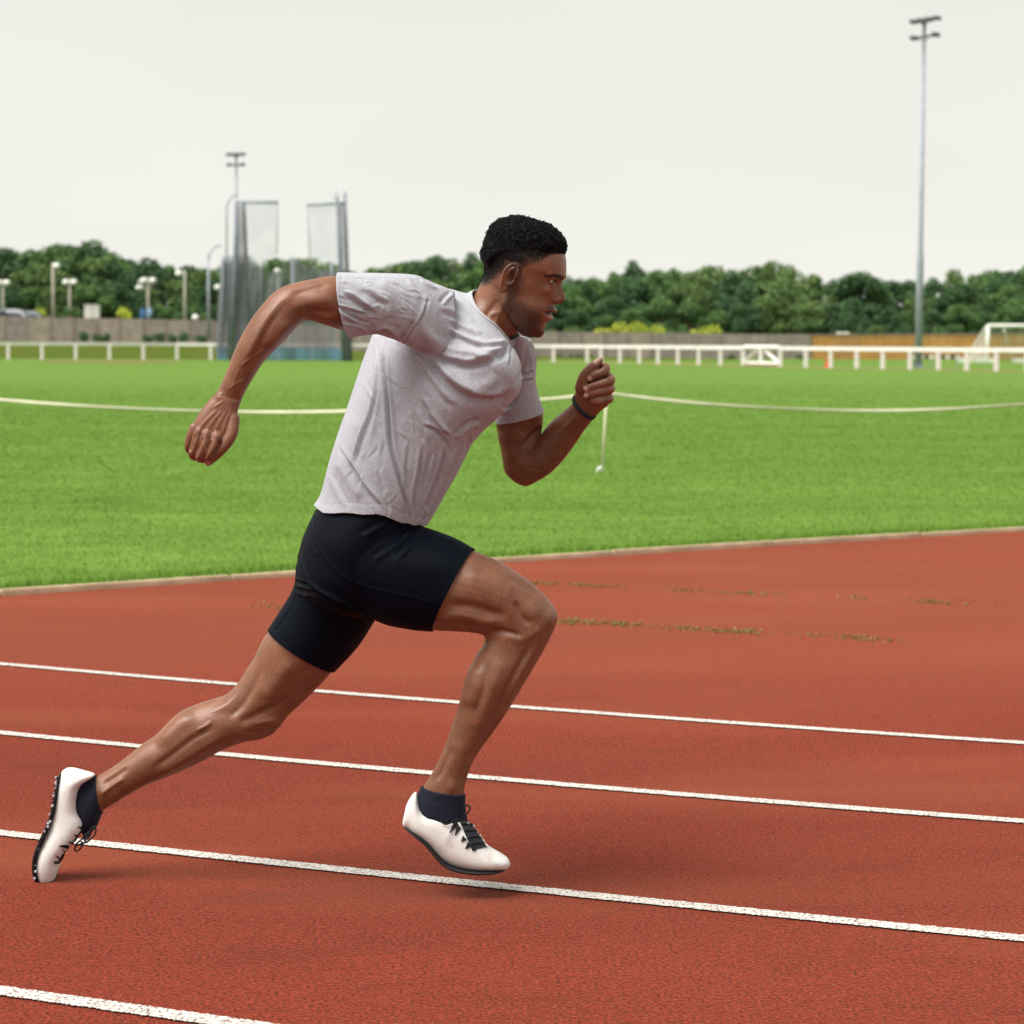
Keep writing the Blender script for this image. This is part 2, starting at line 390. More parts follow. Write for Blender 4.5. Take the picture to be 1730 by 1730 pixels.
# ================================================================ BACKGROUND THINGS
M_white = mk('white_paint', (0.78, 0.77, 0.72), (0.66, 0.65, 0.60), 3, 0.5)
M_plastic = mk('white_rail', (0.86, 0.85, 0.82), (0.76, 0.74, 0.71), 2, 0.5)
M_panel = [mk('wall_panel_%d' % k, c1, c2, 2.2, 0.9, bump=0.01, bscale=30) for k, (c1, c2) in enumerate((((0.32, 0.275, 0.24), (0.24, 0.20, 0.175)), ((0.36, 0.31, 0.26), (0.27, 0.225, 0.185)), ((0.29, 0.255, 0.225), (0.22, 0.185, 0.165))))]
M_wpost = mk('wall_post', (0.30, 0.25, 0.21), (0.22, 0.18, 0.15), 3, 0.9)
M_board = [mk('orange_board_%d' % k, c1, c2, 1.5, 0.8) for k, (c1, c2) in enumerate((((0.50, 0.26, 0.075), (0.40, 0.20, 0.06)), ((0.55, 0.31, 0.11), (0.45, 0.24, 0.08)), ((0.45, 0.24, 0.085), (0.36, 0.19, 0.07))))]
M_steel = mk('galvanised_steel', (0.34, 0.37, 0.43), (0.27, 0.30, 0.36), 4, 0.6)
M_dark = mk('dark_metal', (0.05, 0.06, 0.07), (0.03, 0.035, 0.045), 5, 0.5)
M_beige = mk('lamp_post_paint', (0.36, 0.35, 0.27), (0.28, 0.27, 0.21), 4, 0.6)
M_globe = mk('lamp_globe', (0.86, 0.87, 0.84), (0.80, 0.81, 0.78), 2, 0.25)
M_orange = mk('cone_orange', (0.75, 0.16, 0.03), (0.6, 0.12, 0.02), 5, 0.5)
M_blue = mk('blue_sheet', (0.06, 0.17, 0.36), (0.04, 0.11, 0.24), 3, 0.6)
M_carglass = mk('car_glass', (0.03, 0.04, 0.05), (0.02, 0.025, 0.03), 3, 0.08, spec=0.6)
M_carsil = mk('car_silver', (0.50, 0.52, 0.55), (0.46, 0.48, 0.5), 3, 0.25, metal=0.5)
M_cargrey = mk('car_grey', (0.30, 0.32, 0.35), (0.27, 0.29, 0.32), 3, 0.25, metal=0.5)
def netting(name, col, alpha, cell=40):
    m, t, b = mat_base(name); N, L = t.nodes.new, t.links.new
    tr = N('ShaderNodeBsdfTransparent'); mx = N('ShaderNodeMixShader'); tc = N('ShaderNodeTexCoord')
    nz = N('ShaderNodeTexNoise'); nz.inputs['Scale'].default_value = cell; nz.inputs['Detail'].default_value = 2; L(tc.outputs['Object'], nz.inputs['Vector'])
    mr = N('ShaderNodeMapRange'); mr.inputs['From Min'].default_value = 0.3; mr.inputs['From Max'].default_value = 0.7
    mr.inputs['To Min'].default_value = max(0, alpha-0.12); mr.inputs['To Max'].default_value = min(1, alpha+0.12)
    L(nz.outputs[0], mr.inputs['Value']); L(mr.outputs[0], mx.inputs[0])
    L(tr.outputs[0], mx.inputs[1]); L(b.outputs[0], mx.inputs[2]); L(mx.outputs[0], t.nodes['Material Output'].inputs['Surface'])
    b.inputs['Base Color'].default_value = (*col, 1); b.inputs['Roughness'].default_value = 0.9
    return m
M_net = netting('cage_net', (0.215, 0.215, 0.25), 0.56, 0.6); M_netl = netting('gate_net', (0.42, 0.50, 0.55), 0.22, 0.6); M_netw = netting('goal_net', (0.7, 0.7, 0.68), 0.28, 1.5)
M_skirt = netting('cage_skirt', (0.08, 0.24, 0.42), 0.68, 0.5)
# ---- white rail fence: one thing of posts and rails; the gate in it is another
fence = tag(empty('rail_fence', fpt(935)), 'long low white rail fence with square posts along the far edge of the grass', 'fence')
f0 = fence.location
us = [-100+57*k for k in range(14)] + [695, 752, 808, 865, 935, 992, 1015, 1047, 1080, 1111.5, 1145, 1180, 1217, 1255, 1318, 1361, 1403, 1447, 1491, 1537, 1585, 1633, 1683, 1735, 1789]
us = [u+0 for u in us]
us[:14] = [14+57*(k-6) for k in range(18)]; us += [1843+54*k for k in range(5)]
post_me = None
pp = [fpt(u) for u in us]
def rail_span(a, b, z0, z1, th, name, mat, parent, off):
    d = b-a; m = MB(); m.box(((a.x+b.x)/2, (a.y+b.y)/2, (z0+z1)/2), (d.length+0.0, th, z1-z0), math.atan2(d.y, d.x)); return m.build(name, mat, parent, off=off)
for i, p in enumerate(pp):
    if post_me is None:
        o = MB().box((0, 0, 0.42), (0.17, 0.15, 0.90)).build('post', M_plastic, fence); post_me = o.data
    else: o = obj('post', post_me, fence)
    o.location = p - f0
    if i < len(pp)-1 and us[i] != 1255:
        rail_span(p, pp[i+1], 0.84+random.uniform(-.008, .008), 1.02+random.uniform(-.008, .008), 0.09, 'rail', M_plastic, fence, f0)
a, b = fpt(1255), fpt(1318); gate = tag(empty('field_gate', a), 'white timber gate with two slanting braces set in the rail fence', 'gate')
dv = (b-a); mid = (a+b)/2
def bar(name, p, q, w_, parent, mat, off):
    m = MB(); m.tube([p, q], w_, 4); return m.build(name, mat, parent, off=off)
e = dv.normalized()*0.12
bar('rail', a+e+Vector((0, 0, .93)), b-e+Vector((0, 0, .93)), 0.11, gate, M_plastic, a)
bar('rail', a+e+Vector((0, 0, .14)), b-e+Vector((0, 0, .14)), 0.09, gate, M_plastic, a)
bar('upright', mid+Vector((0, 0, .2)), mid+Vector((0, 0, .85)), 0.10, gate, M_plastic, a)
bar('brace', a+e+Vector((0, -.03, .2)), mid+Vector((-.1, -.03, .85)), 0.085, gate, M_plastic, a)
bar('brace', b-e+Vector((0, -.03, .2)), mid+Vector((.1, -.03, .85)), 0.085, gate, M_plastic, a)
# ---- panel wall (grey) and orange board fence, panel by panel
wl = tag(empty('panel_wall', wall_top(700) - Vector((0, 0, 1.8))), 'long grey concrete panel wall behind the white rail fence', 'wall'); w0 = wl.location.copy()
pan = {}
u = -344.0; k = 0
while u < 1342:
    u2 = u + 39.0
    a, b = wall_top(u), wall_top(u2)
    if k % 1 == 0:
        kk = random.randrange(3)
        m = MB(); h = 1.8 + random.uniform(-0.02, 0.02); cz = (a.z+b.z)/2-0.9
        m.box(((a.x+b.x)/2, WALL_Y+random.uniform(-.02, .02), cz-0.1), (b.x-a.x-0.14, 0.08, h+0.2)); m.build('panel', M_panel[kk], wl, off=w0)
        m = MB(); m.box((a.x, WALL_Y-0.01, a.z-0.98), (0.15, 0.17, 2.06)); m.build('post', M_wpost, wl, off=w0)
    u = u2; k += 1
bo = tag(empty('board_fence', wall_top(1500) - Vector((0, 0, 1.8))), 'orange brown timber board fence continuing the grey panel wall', 'fence'); b0 = bo.location.copy()
while u < 2060:
    u2 = u + 40
    a, b = wall_top(u), wall_top(u2)
    m = MB(); m.box(((a.x+b.x)/2, WALL_Y, a.z-1.0), (b.x-a.x-0.03, 0.06, 2.0)); m.build('board_panel', M_board[random.randrange(3)], bo, off=b0)
    m = MB(); m.box(((a.x+b.x)/2, WALL_Y-0.06, a.z-0.03), (b.x-a.x-0.02, 0.05, 0.10)); m.build('cap_rail', M_wpost, bo, off=b0)
    u = u2
# ---- dark shrubs at the wall foot, yellow-green bushes above the wall, trees behind
def leaf_mass(n, fn, size, seed):
    r = np.random.default_rng(seed); pts = fn(r, n)
    a = r.normal(size=(n, 3)); a /= np.linalg.norm(a, axis=1)[:, None]; b = r.normal(size=(n, 3)); b -= a*(a*b).sum(1)[:, None]; b /= np.linalg.norm(b, axis=1)[:, None]
    s = size*r.uniform(0.5, 1.3, n)[:, None]
    return np.stack([pts-a*s, pts+b*s*0.7, pts+a*s, pts-b*s*0.7], 1).reshape(-1, 3)
def clump_fn(lobes):
    def fn(r, n):
        w_ = np.array([l[3]**2 for l in lobes]); idx = r.choice(len(lobes), n, p=w_/w_.sum())
        d = r.normal(size=(n, 3)); d /= np.linalg.norm(d, axis=1)[:, None]
        rad = r.uniform(0.0, 1.0, n)**0.30
        c = np.array([l[:3] for l in lobes])[idx]; R = np.array([l[3] for l in lobes])[idx]
        return c + d*(rad*R)[:, None]*np.array([1, 1, 0.85])
    return fn
def leaf_mat(name, c1, c2, s):
    return mk(name, c1, c2, s, 0.75, detail=3, island=True, spec=0.15)
M_leaf = [leaf_mat('leaf_dark', (0.110, 0.195, 0.058), (0.040, 0.098, 0.060), 0.5), leaf_mat('leaf_mid', (0.165, 0.28, 0.068), (0.056, 0.125, 0.062), 0.5),
          leaf_mat('leaf_olive', (0.190, 0.275, 0.070), (0.066, 0.130, 0.060), 0.5)]
M_leafy = leaf_mat('leaf_yellow', (0.60, 0.62, 0.09), (0.34, 0.42, 0.06), 1.0); M_bark = mk('bark', (0.09, 0.065, 0.045), (0.05, 0.035, 0.025), 6, 0.9)
tree_var = []
for k in range(7):
    r = np.random.default_rng(50+k)
    lobes = []
    for j in range(34):      # unit tree: height 1, crown width ~0.7
        z = r.uniform(0.14, 0.90); wmax = 0.36*math.sin(math.pi*min(0.97, max(0.1, (z+0.22)/1.2)))**0.6
        a = r.uniform(0, 6.28); q = wmax*r.uniform(0.3, 0.95)
        lobes.append((q*math.cos(a), q*math.sin(a), z, r.uniform(0.06, 0.15)))
    lobes.append((0, 0, 0.88, 0.11))
    V = leaf_mass(9000, clump_fn(lobes), 0.0165, 90+k)
    crown = mesh_np('crown', V, np.arange(len(V)).reshape(-1, 4), M_leaf[k % 3])
    m = MB(); m.tube([(0, 0, -0.03), (0.01, 0, 0.3), (0, 0.01, 0.7)], [0.03, 0.022, 0.008], 6)
    for j in range(5):
        l = lobes[j]; m.tube([(0, 0, 0.25+0.08*j), (l[0]*0.5, l[1]*0.5, (0.25+0.08*j+l[2])/2+0.03), l[:3]], [0.012, 0.008, 0.004], 5)
    o = m.build('trunk', M_bark); tr = o.data; bpy.data.objects.remove(o)
    tree_var.append((crown, tr))
TL = ['dense dark green tree in the wood behind the wall', 'mid green leafy tree in the wood behind the wall', 'olive green bushy tree in the wood behind the wall']
tops = [(-80, 430), (0, 428), (32, 403), (60, 424), (95, 399), (135, 404), (175, 414), (215, 432), (235, 424), (270, 438), (330, 446), (380, 440), (440, 428), (480, 442), (530, 434), (560, 440), (610, 455), (660, 441), (690, 434), (740, 430), (790, 427), (850, 432), (920, 445), (965, 458), (1000, 462), (1040, 446), (1080, 441), (1110, 446), (1150, 445), (1175, 455), (1200, 449), (1260, 451), (1310, 439), (1340, 448), (1365, 466), (1400, 474), (1425, 462), (1455, 458), (1490, 472), (1530, 468), (1570, 464), (1600, 452), (1640, 456), (1680, 447), (1730, 444), (1800, 440)]
def tree(u, vtop, y, k, wf):
    base = bank_z((u-CX)/F_PX*WALL_Y) if u < 1150 else 0
    top = P(u, vtop, y); h = (top.z-base)
    c, t = tree_var[k]
    root = empty('tree', (top.x, y, base), random.uniform(0, 6.28)); tag(root, TL[k % 3], 'tree', ('dark', 'mid green', 'olive green')[k % 3] + ' trees of the wood behind the wall')
    for nm, me in (('crown', c), ('trunk', t)):
        o = obj(nm, me, root); o.scale = (h*wf, h*wf, h)
ti = 0
u = -300.0
while u < 2040:       # nearer row a little lower, back row makes the skyline
    tree(u+random.uniform(-8, 8), lerp_tab(tops, u)+random.uniform(18, 55), 186+random.uniform(-4, 4), random.randrange(7), random.uniform(1.0, 1.3)); u += 37
u = -310.0
while u < 2050:       # young trees close the gaps between the trunks
    tree(u+random.uniform(-6, 6), lerp_tab(tops, u)+random.uniform(52, 82), 180+random.uniform(-3, 3), random.randrange(7), random.uniform(1.15, 1.5)); u += 46
u = -290.0
while u < 2040:
    tree(u, lerp_tab(tops, u)+random.uniform(-6, 9), 205+random.uniform(-6, 6), random.randrange(7), random.uniform(0.7, 1.35)); u += 34
def bush(u0, u1, vtop, vbot, y, mat, label, name='bush', n=900, leaf=0.09, group=None):
    zb = P((u0+u1)/2, vbot, y); zt = P((u0+u1)/2, vtop, y); wd = (u1-u0)*y/F_PX; h = zt.z-zb.z
    r = random.Random(int(u0*7)); lobes = [(r.uniform(-.5, .5)*(wd-h*0.6 if wd > h else wd*.5), r.uniform(-.4, .4), h*r.uniform(0.3, 0.68), max(0.12, h*r.uniform(0.25, 0.36))) for _ in range(10)]
    V = leaf_mass(n, clump_fn(lobes), leaf, int(u0)+5)
    root = empty(name, (zb.x, y, zb.z)); tag(root, label, 'bush', group)
    obj('foliage', mesh_np('foliage', V, np.arange(len(V)).reshape(-1, 4), mat), root)
    m = MB()
    for l in lobes[:5]: m.tube([(l[0]*0.4, l[1]*0.4, -0.1), (l[0]*.8, l[1], l[2])], [0.03, 0.012], 5)
    m.build('stem', M_bark, root)
bush(995, 1145, 538, 590, 170, M_leafy, 'wide yellow green bush showing above the grey wall', n=3000)
bush(1165, 1222, 545, 590, 171, M_leafy, 'small round yellow green bush above the wall beside the wide one', n=1500)
bush(900, 1000, 548, 590, 172, M_leaf[2], 'low olive bush above the wall between trees and yellow bush', n=2000)
bush(62, 80, 517, 545, 172, M_leafy, 'small yellowish bush beside the parked car roofs', n=700)
bush(200, 222, 516, 545, 172, M_leafy, 'small bright yellow bush between white box and paired lamp posts', n=700)
for k, (a, b, t) in enumerate(((127, 152, 558), (158, 172, 562), (173, 187, 561), (241, 258, 563), (259, 280, 560), (285, 296, 561), (297, 322, 558), (327, 352, 562))):
    zb = bank_z(((a+b)/2-CX)/F_PX*163); y = 163.0
    vb = 576 - 0 + (HCAM-zb)*F_PX/y - 3
    bush(a, b, t, vb, y, M_leaf[0], 'low dark shrub at the foot of the grey panel wall', 'shrub', 500, 0.07, 'dark shrubs along the wall foot')
for k, (a, b, t) in enumerate(((938, 1002, 596), (1225, 1245, 600), (1345, 1358, 601))):
    bush(a, b, t, 605, 164, M_leaf[0], 'low dark weeds under the grey wall seen through the rail fence', 'shrub', 300, 0.07, 'weeds under the wall')
# ---- floodlight masts
def floodlight(u, vbase, vtop, y, label, tilt=0.0):
    b_ = P(u, vbase, y); b_.z = 0.0; H = P(u, vtop, y).z
    root = tag(empty('floodlight_mast', b_), label, 'floodlight')
    m = MB(); m.tube([(0, 0, 0), (0, 0, H*0.32), (0, 0, H*0.33), (0, 0, H-0.1)], [0.20, 0.165, 0.13, 0.075], 12); m.build('pole', M_steel, root, True)
    MB().box((0, 0, 0.05), (0.6, 0.6, 0.1)).build('base_plate', M_steel, root)
    def arm(z, half, nl):
        ar = MB().tube([(-half, -0.05, z-half*tilt), (half, -0.05, z+half*tilt)], 0.045, 6); ar.tube([(-half*.6, -.05, z-half*.6*tilt), (0, 0, z-0.28), (half*.6, -.05, z+half*.6*tilt)], 0.03, 5)
        ar.build('crossarm', M_dark, root)
        for q in np.linspace(-half, half, nl):
            if nl == 2 or abs(q) > 0.0:
                R = Matrix.Rotation(math.radians(25), 3, 'X')
                lm = MB().box((0, 0, 0), (0.36, 0.42, 0.10), rot=R).build('lamp', M_dark, root); lm.location = (q, -0.22, z+q*tilt-0.02)
    arm(H-0.08, 0.56, 4); arm(H-0.86, 0.52, 2)
    return root
floodlight(1551.5, 621, 31, 112.0, 'tall grey floodlight mast standing behind the rail fence near the goal', 0.16)
floodlight(400.5, 598, 259, 178.0, 'far floodlight mast rising behind the netted throwing cage', 0.02)
MB_ = P(1538, 612, 112)
# ---- lamp posts in the car park behind the wall
def lamp_post(u, vtop, y, globes, mat, label, w_=0.11, group=None):
    zb = bank_z((u-CX)/F_PX*WALL_Y) if u < 1150 else 0
    t = P(u, vtop, y); H = t.z-zb
    root = tag(empty('lamp_post', (t.x, y, zb)), label, 'lamp post', group)
    m = MB(); m.tube([(0, 0, 0), (0, 0, H*0.99)], [w_*1.2, w_], 8); m.build('post', mat, root, True)
    for gx in globes:
        MB().tube([(0, 0, H*0.985), (gx, -0.02, H*0.985)], 0.045, 5).build('arm', mat, root)
        g_ = MB().ball((gx, -0.05, H*0.985-0.20), 0.26, 12, 8, 0.85).build('lamp_globe', M_globe, root, True)
G1 = 'lamp posts in the car park'
lamp_post(89.5, 443, 172, [0.28], M_beige, 'tall beige lamp post with one white globe on its right', group=G1)
lamp_post(117.5, 471, 176, [-0.30, 0.33], M_beige, 'beige lamp post with two white globes beside the tall single lamp', group=G1)
lamp_post(4.5, 472, 176, [-0.3, 0.33], M_beige, 'beige twin globe lamp post behind the parked cars', group=G1)
lamp_post(18, 484, 190, [-0.18], M_beige, 'short single globe lamp post behind the twin globe lamp and car roofs', 0.08, group=G1)
lamp_post(250, 468, 176, [-0.32, 0.38], M_beige, 'twin globe lamp post beside a blue sheet between white box and cage', group=G1)
lamp_post(241, 481, 186, [-0.32], M_beige, 'single globe lamp post close beside the twin globe lamp and blue sheet', 0.09, group=G1)
lamp_post(312, 456, 172, [-0.44], M_beige, 'tall beige lamp post with one white globe on its left', group=G1)
lamp_post(372, 480, 178, [-0.2], M_beige, 'lamp post with one globe partly behind the throwing cage net', 0.09, group=G1)
lamp_post(470, 452, 178, [-0.06], M_beige, 'lamp post with a globe seen through the cage netting', 0.09, group=G1)
def street_lamp(u, vtop, vbase, y, label, out_):
    t = P(u, vtop, y); zb = max(0, P(u, vbase, y).z)
    root = tag(empty('street_lamp', (t.x, y, zb)), label, 'street lamp'); H = t.z-zb
    MB().tube([(0, 0, 0), (0, 0, H*0.86)], [0.13, 0.07], 8).build('pole', M_steel, root, True)
    MB().tube([(0, 0, H*0.855), (out_*0.15, 0, H*0.92), (out_*0.6, 0, H*0.97), (out_, 0, H)], [0.07, 0.06, 0.05, 0.04], 6).build('arm', M_steel, root, True)
    MB().box((out_*1.1, 0, H), (0.35, 0.16, 0.08)).build('lamp', M_steel, root)
street_lamp(352, 415, 574, 160, 'grey street lamp with a bent arm standing left of the cage', 0.65)
# globe light and white cabinet above the wall
bx = P(156, 537, 170); cb = tag(empty('white_cabinet', (bx.x, 170, bx.z-0.9)), 'white equipment cabinet standing just behind the grey wall', 'cabinet')
MB().box((0, 0, 0.85), (1.05, 0.7, 1.9)).build('body', M_white, cb); MB().box((0, 0, 1.84), (1.12, 0.76, 0.06)).build('lid', M_white, cb); MB().box((0.1, -0.36, 0.9), (0.03, 0.02, 1.7)).build('door_gap', M_dark, cb)
bx = P(330, 537, 168); gl = tag(empty('bollard_light', (bx.x, 168, bank_z(bx.x))), 'short bollard light with a white globe above the wall left of the cage', 'bollard light')
MB().tube([(0, 0, 0), (0, 0, bx.z-bank_z(bx.x)-0.2)], 0.07, 8).build('post', M_beige, gl); MB().ball((0, 0, bx.z-bank_z(bx.x)), 0.25, 12, 8).build('lamp_globe', M_globe, gl, True)
for u_, v_, nm in ((241, 530, 'blue plastic sheet hanging on the single globe lamp post'), (252, 528, 'pale blue plastic sheet wrapped round the twin globe lamp post')):
    q = P(u_, v_, 171.5); m = MB(); m.tube([q+Vector((0, 0, -0.35)), q+Vector((0.05, 0, 0.0)), q+Vector((0, 0, 0.42))], [0.20, 0.24, 0.14], 7); tag(m.build('plastic_sheet', M_blue if u_ == 241 else mk('pale_blue_sheet', (0.30, 0.42, 0.55), (0.2, 0.3, 0.42), 3, 0.5), off=q), nm, 'sheet').location = q
# parked cars whose roofs show over the wall
def car(u0, u1, vroof, y, mat, label):
    c = P((u0+u1)/2, vroof, y); Lc = (u1-u0)*y/F_PX/0.46; H = c.z - 1.45
    root = tag(empty('parked_car', (c.x, y, H)), label, 'car')
    prof = [(-.5, .25), (-.5, .62), (-.42, .78), (-.30, .84), (-.22, 1.30), (-.10, 1.42), (.12, 1.45), (.22, 1.38), (.34, .92), (.46, .80), (.5, .60), (.5, .25)]
    def extr(pf, w_, inset=0):
        m = MB(); n = len(pf)
        for s in (-1, 1):
            for x, z in pf: m.v.append(Vector((x*Lc, s*(w_-(0.16 if z > 0.95 else 0)), z)))
        for i_ in range(n): j_ = (i_+1) % n; m.f.append([i_, j_, n+j_, n+i_])
        m.f.append(list(range(n))[::-1]); m.f.append([n+i_ for i_ in range(n)]); return m
    extr(prof, 0.86).build('body', mat, root)
    gl_ = [(-.27, .90), (-.205, 1.25), (-.09, 1.35), (.11, 1.37), (.20, 1.31), (.30, .92)]
    extr(gl_, 0.87+0.012).build('window', M_carglass, root)
    for sx in (-.31, .31):
        for sy in (-.82, .82):
            wl_ = MB().tube([(sx*Lc, sy-0.1, .31), (sx*Lc, sy+0.1, .31)], 0.31, 14).build('wheel', M_dark, root)
car(-8, 36, 522, 169.5, M_carsil, 'silver parked car, its long roof showing above the grey wall')
car(33, 64, 525, 170.5, M_cargrey, 'grey parked car, its roof showing above the wall next to the silver car')
q = P(1424, 560.5, 170); vn = tag(empty('white_van', (q.x, 170, q.z-2.1)), 'white van whose roof corner shows above the orange fence', 'van')
m = MB(); m.box((0, 0, 1.22), (0.72, 1.7, 1.75)); m.build('body', M_white, vn); MB().box((0, -.86, 1.6), (0.55, 0.02, 0.5)).build('window', M_carglass, vn)
for sx in (-.2, .2): MB().tube([(sx, -.85, .32), (sx, -.65, .32)], .15, 12).build('wheel', M_dark, vn)
# ---- throwing cage with nets
CYD = 131.0
cg = tag(empty('throwing_cage', P(480, 610, CYD)), 'tall steel throwing cage hung with grey netting and two high gate panels', 'throwing cage'); cg.location.z = 0; c0 = cg.location.copy()
def cpt(u, v, dy=0): return P(u, v, CYD+dy)
def cpole(u1, v1, u2, v2, r, dy=0, mat=None, name='pole', r2=None):
    a, b = cpt(u1, v1, dy), cpt(u2, v2, dy); return MB().tube([a, b], [r, r2 or r], 8).build(name, mat or M_steel, cg, True, off=c0)
M_cpole = mk('cage_pole', (0.20, 0.22, 0.27), (0.14, 0.16, 0.20), 2, 0.5, metal=0.2)
cpole(392, 611, 399.5, 340, 0.15, 0, M_cpole, r2=0.10); cpole(424, 611, 412, 342, 0.12, 0.5, M_cpole, r2=0.09); 
cpole(582, 611, 570.5, 340, 0.15, 0, M_cpole, r2=0.10); cpole(592, 611, 582.5, 325, 0.12, 0.6, M_cpole, r2=0.08)
cpole(398, 341, 469, 342, 0.085, 0, name='top_bar'); cpole(518, 346, 584, 343, 0.085, 0, name='top_bar')
cpole(469.5, 342, 468, 430, 0.03, 0, name='edge_bar'); cpole(519, 346, 524, 435, 0.03, 0, name='edge_bar')
cpole(375, 609, 376, 432, 0.07, 4, name='pole'); cpole(386, 610, 388, 436, 0.06, 1.5, name='pole'); cpole(495, 604, 494, 432, 0.07, 8, name='pole'); cpole(562, 606, 560, 440, 0.07, 5, name='pole'); cpole(440, 606, 440, 455, 0.05, 7)
cpole(568, 322, 572, 345, 0.05, 0, name='strut'); cpole(562, 330, 575, 346, 0.04, 0, name='strut')
# slack stay that bends off the left gate post
a = cpt(399, 327, 2); MB().tube([cpt(383, 440, 2), cpt(383, 350, 2), cpt(386, 340, 2), cpt(399, 326, 2)], 0.05, 6).build('stay', M_steel, cg, True, off=c0)
def net(pts_top, pts_bot, mat, name, dyt=0, dyb=0):
    """net between two lines of pixels with soft folds in depth"""
    n, mrow = 40, 14; V = []
    for j in range(mrow+1):
        f = j/mrow
        for i_ in range(n+1):
            s = i_/n; t_ = s*(len(pts_top)-1); k0 = min(int(t_), len(pts_top)-2); fr = t_-k0
            ut, vt = [pts_top[k0][q]+(pts_top[k0+1][q]-pts_top[k0][q])*fr for q in (0, 1)]
            t_ = s*(len(pts_bot)-1); k0 = min(int(t_), len(pts_bot)-2); fr = t_-k0
            ub, vb = [pts_bot[k0][q]+(pts_bot[k0+1][q]-pts_bot[k0][q])*fr for q in (0, 1)]
            dy = dyt + (dyb-dyt)*f + 0.12*math.sin(s*31)+0.07*math.sin(s*57+2)
            p = P(ut+(ub-ut)*f, vt+(vb-vt)*f, CYD+dy) - c0
            V.append((p.x, p.y, max(p.z, 0.03)))
    Fc = np.array([[j*(n+1)+i_, j*(n+1)+i_+1, (j+1)*(n+1)+i_+1, (j+1)*(n+1)+i_] for j in range(mrow) for i_ in range(n)])
    return obj(name, mesh_np(name, np.array(V), Fc, mat, True), cg)
net([(413, 342), (469, 343)], [(424, 452), (468, 432)], M_netl, 'gate_net', 0, 0)
net([(519, 347), (568, 345)], [(526, 440), (574, 470)], M_netl, 'gate_net', 0, 0)
net([(399, 345), (412, 346)], [(392, 609), (424, 609)], M_net, 'side_net', 0.2, 0.2)
net([(571, 350), (582, 342)], [(582, 609), (592, 609)], M_net, 'side_net', 0.2, 0.2)
net([(374, 436), (398, 430), (420, 430), (440, 447), (455, 463), (475, 452), (494, 433), (512, 447), (540, 456), (575, 455)], [(364, 590), (400, 590), (480, 590), (592, 592)], M_net, 'back_net', 4, 4)
net([(400, 436), (420, 434), (445, 455)], [(392, 590), (440, 590)], M_net, 'back_net', 1.5, 1.5)
net([(374, 440), (398, 436)], [(364, 600), (396, 600)], M_net, 'back_net', 1.2, 1.2)
net([(366, 585), (430, 587), (500, 588), (592, 590)], [(368, 609), (430, 609), (500, 609), (592, 610)], M_skirt, 'ground_skirt', 3.6, 3.6)
# ---- hurdles, goal, cone near the mast
def hurdle(u, v, y, label):
    b_ = P(u, v, y); root = tag(empty('hurdle', (b_.x, y, 0.03)), label, 'hurdle', 'hurdles parked behind the rail fence'); ztop = b_.z-0.03
    for k in range(5):
        MB().box((-0.48+0.24*k, 0, ztop), (0.235, 0.05, 0.20)).build('board', M_dark if k % 2 else M_white, root)
    for sx in (-.5, .5):
        MB().tube([(sx, 0, 0.05), (sx, 0, ztop-0.1)], 0.03, 6).build('leg', M_steel, root); MB().tube([(sx, 0.0, 0.03), (sx, 0.6, 0.03)], 0.03, 6).build('foot', M_steel, root)
hurdle(1557, 603, 116, 'striped hurdle beside the foot of the floodlight mast'); hurdle(1601, 603.5, 114.5, 'striped hurdle between the floodlight mast and the goal')
def goal(u, vbase, y):
    b_ = G(u, vbase); b_ = P(u, vbase, y); b_.z = 0.03; root = tag(empty('football_goal', b_), 'white football goal with sloping net standing by the orange fence', 'goal')
    H = P(u, 551, y).z; W = 5.0; R = 0.11; D = 2.6
    for x in (0, W): MB().tube([(x, 0, 0), (x, 0, H)], R, 10).build('goalpost', M_white, root, True)
    MB().tube([(-0.06, 0, H), (W+0.06, 0, H)], R, 10).build('crossbar', M_white, root, True)
    for x in (0, W):
        MB().tube([(x, 0, H), (x+0.0, 0.7, H-0.05)], 0.05, 6).build('net_support', M_white, root); MB().tube([(x, 0.7, H-0.05), (x-0.9 if x == 0 else x+.2, D, 0.1)], 0.05, 6).build('net_support', M_white, root)
    MB().tube([(1.05, 0.4, H-0.25), (1.9, 2.0, 0.1)], 0.06, 6).build('net_support', M_white, root)
    MB().box((-0.1, -0.1, 0.16), (1.1, 0.3, 0.26)).build('ballast', M_white, root); MB().box((-1.05, 1.2, 0.16), (1.0, 0.3, 0.26)).build('ballast', M_white, root); MB().box((2.6, 0.6, 0.16), (1.9, 0.3, 0.26)).build('ballast', M_white, root)
    def quad(ps, nm): obj(nm, mesh_np(nm, ps, [[0, 1, 2, 3]], M_netw), root)
    quad([(0, .7, H-.05), (W, .7, H-.05), (W+.2, D, .1), (-.9, D, .1)], 'net'); obj('net', mesh_np('net', [(0, 0, 0.1), (0, 0, H), (0, .7, H-.05), (-.9, D, .1)], [[0, 1, 2, 3]], M_netw), root)
goal(1668, 612.5, 138.0)
b_ = G(1397, 622); cn = tag(empty('traffic_cone', b_), 'small orange cone beside a white rail post', 'cone'); MB().tube([(0, 0, 0.03), (0, 0, 0.5)], [0.15, 0.03], 10).build('cone', M_orange, cn); MB().box((0, 0, 0.02), (0.36, 0.36, 0.04)).build('foot', M_orange, cn)
b_ = P(1537.5, 622, 111); cn = tag(empty('cable_box', (b_.x, 111, 0)), 'small brown cable box between fence post and floodlight mast', 'box'); MB().box((0, 0, 0.42), (0.22, 0.2, 0.84)).build('body', M_soil, cn); MB().box((0, 0, 0.86), (0.26, 0.24, 0.04)).build('lid', M_wpost, cn)
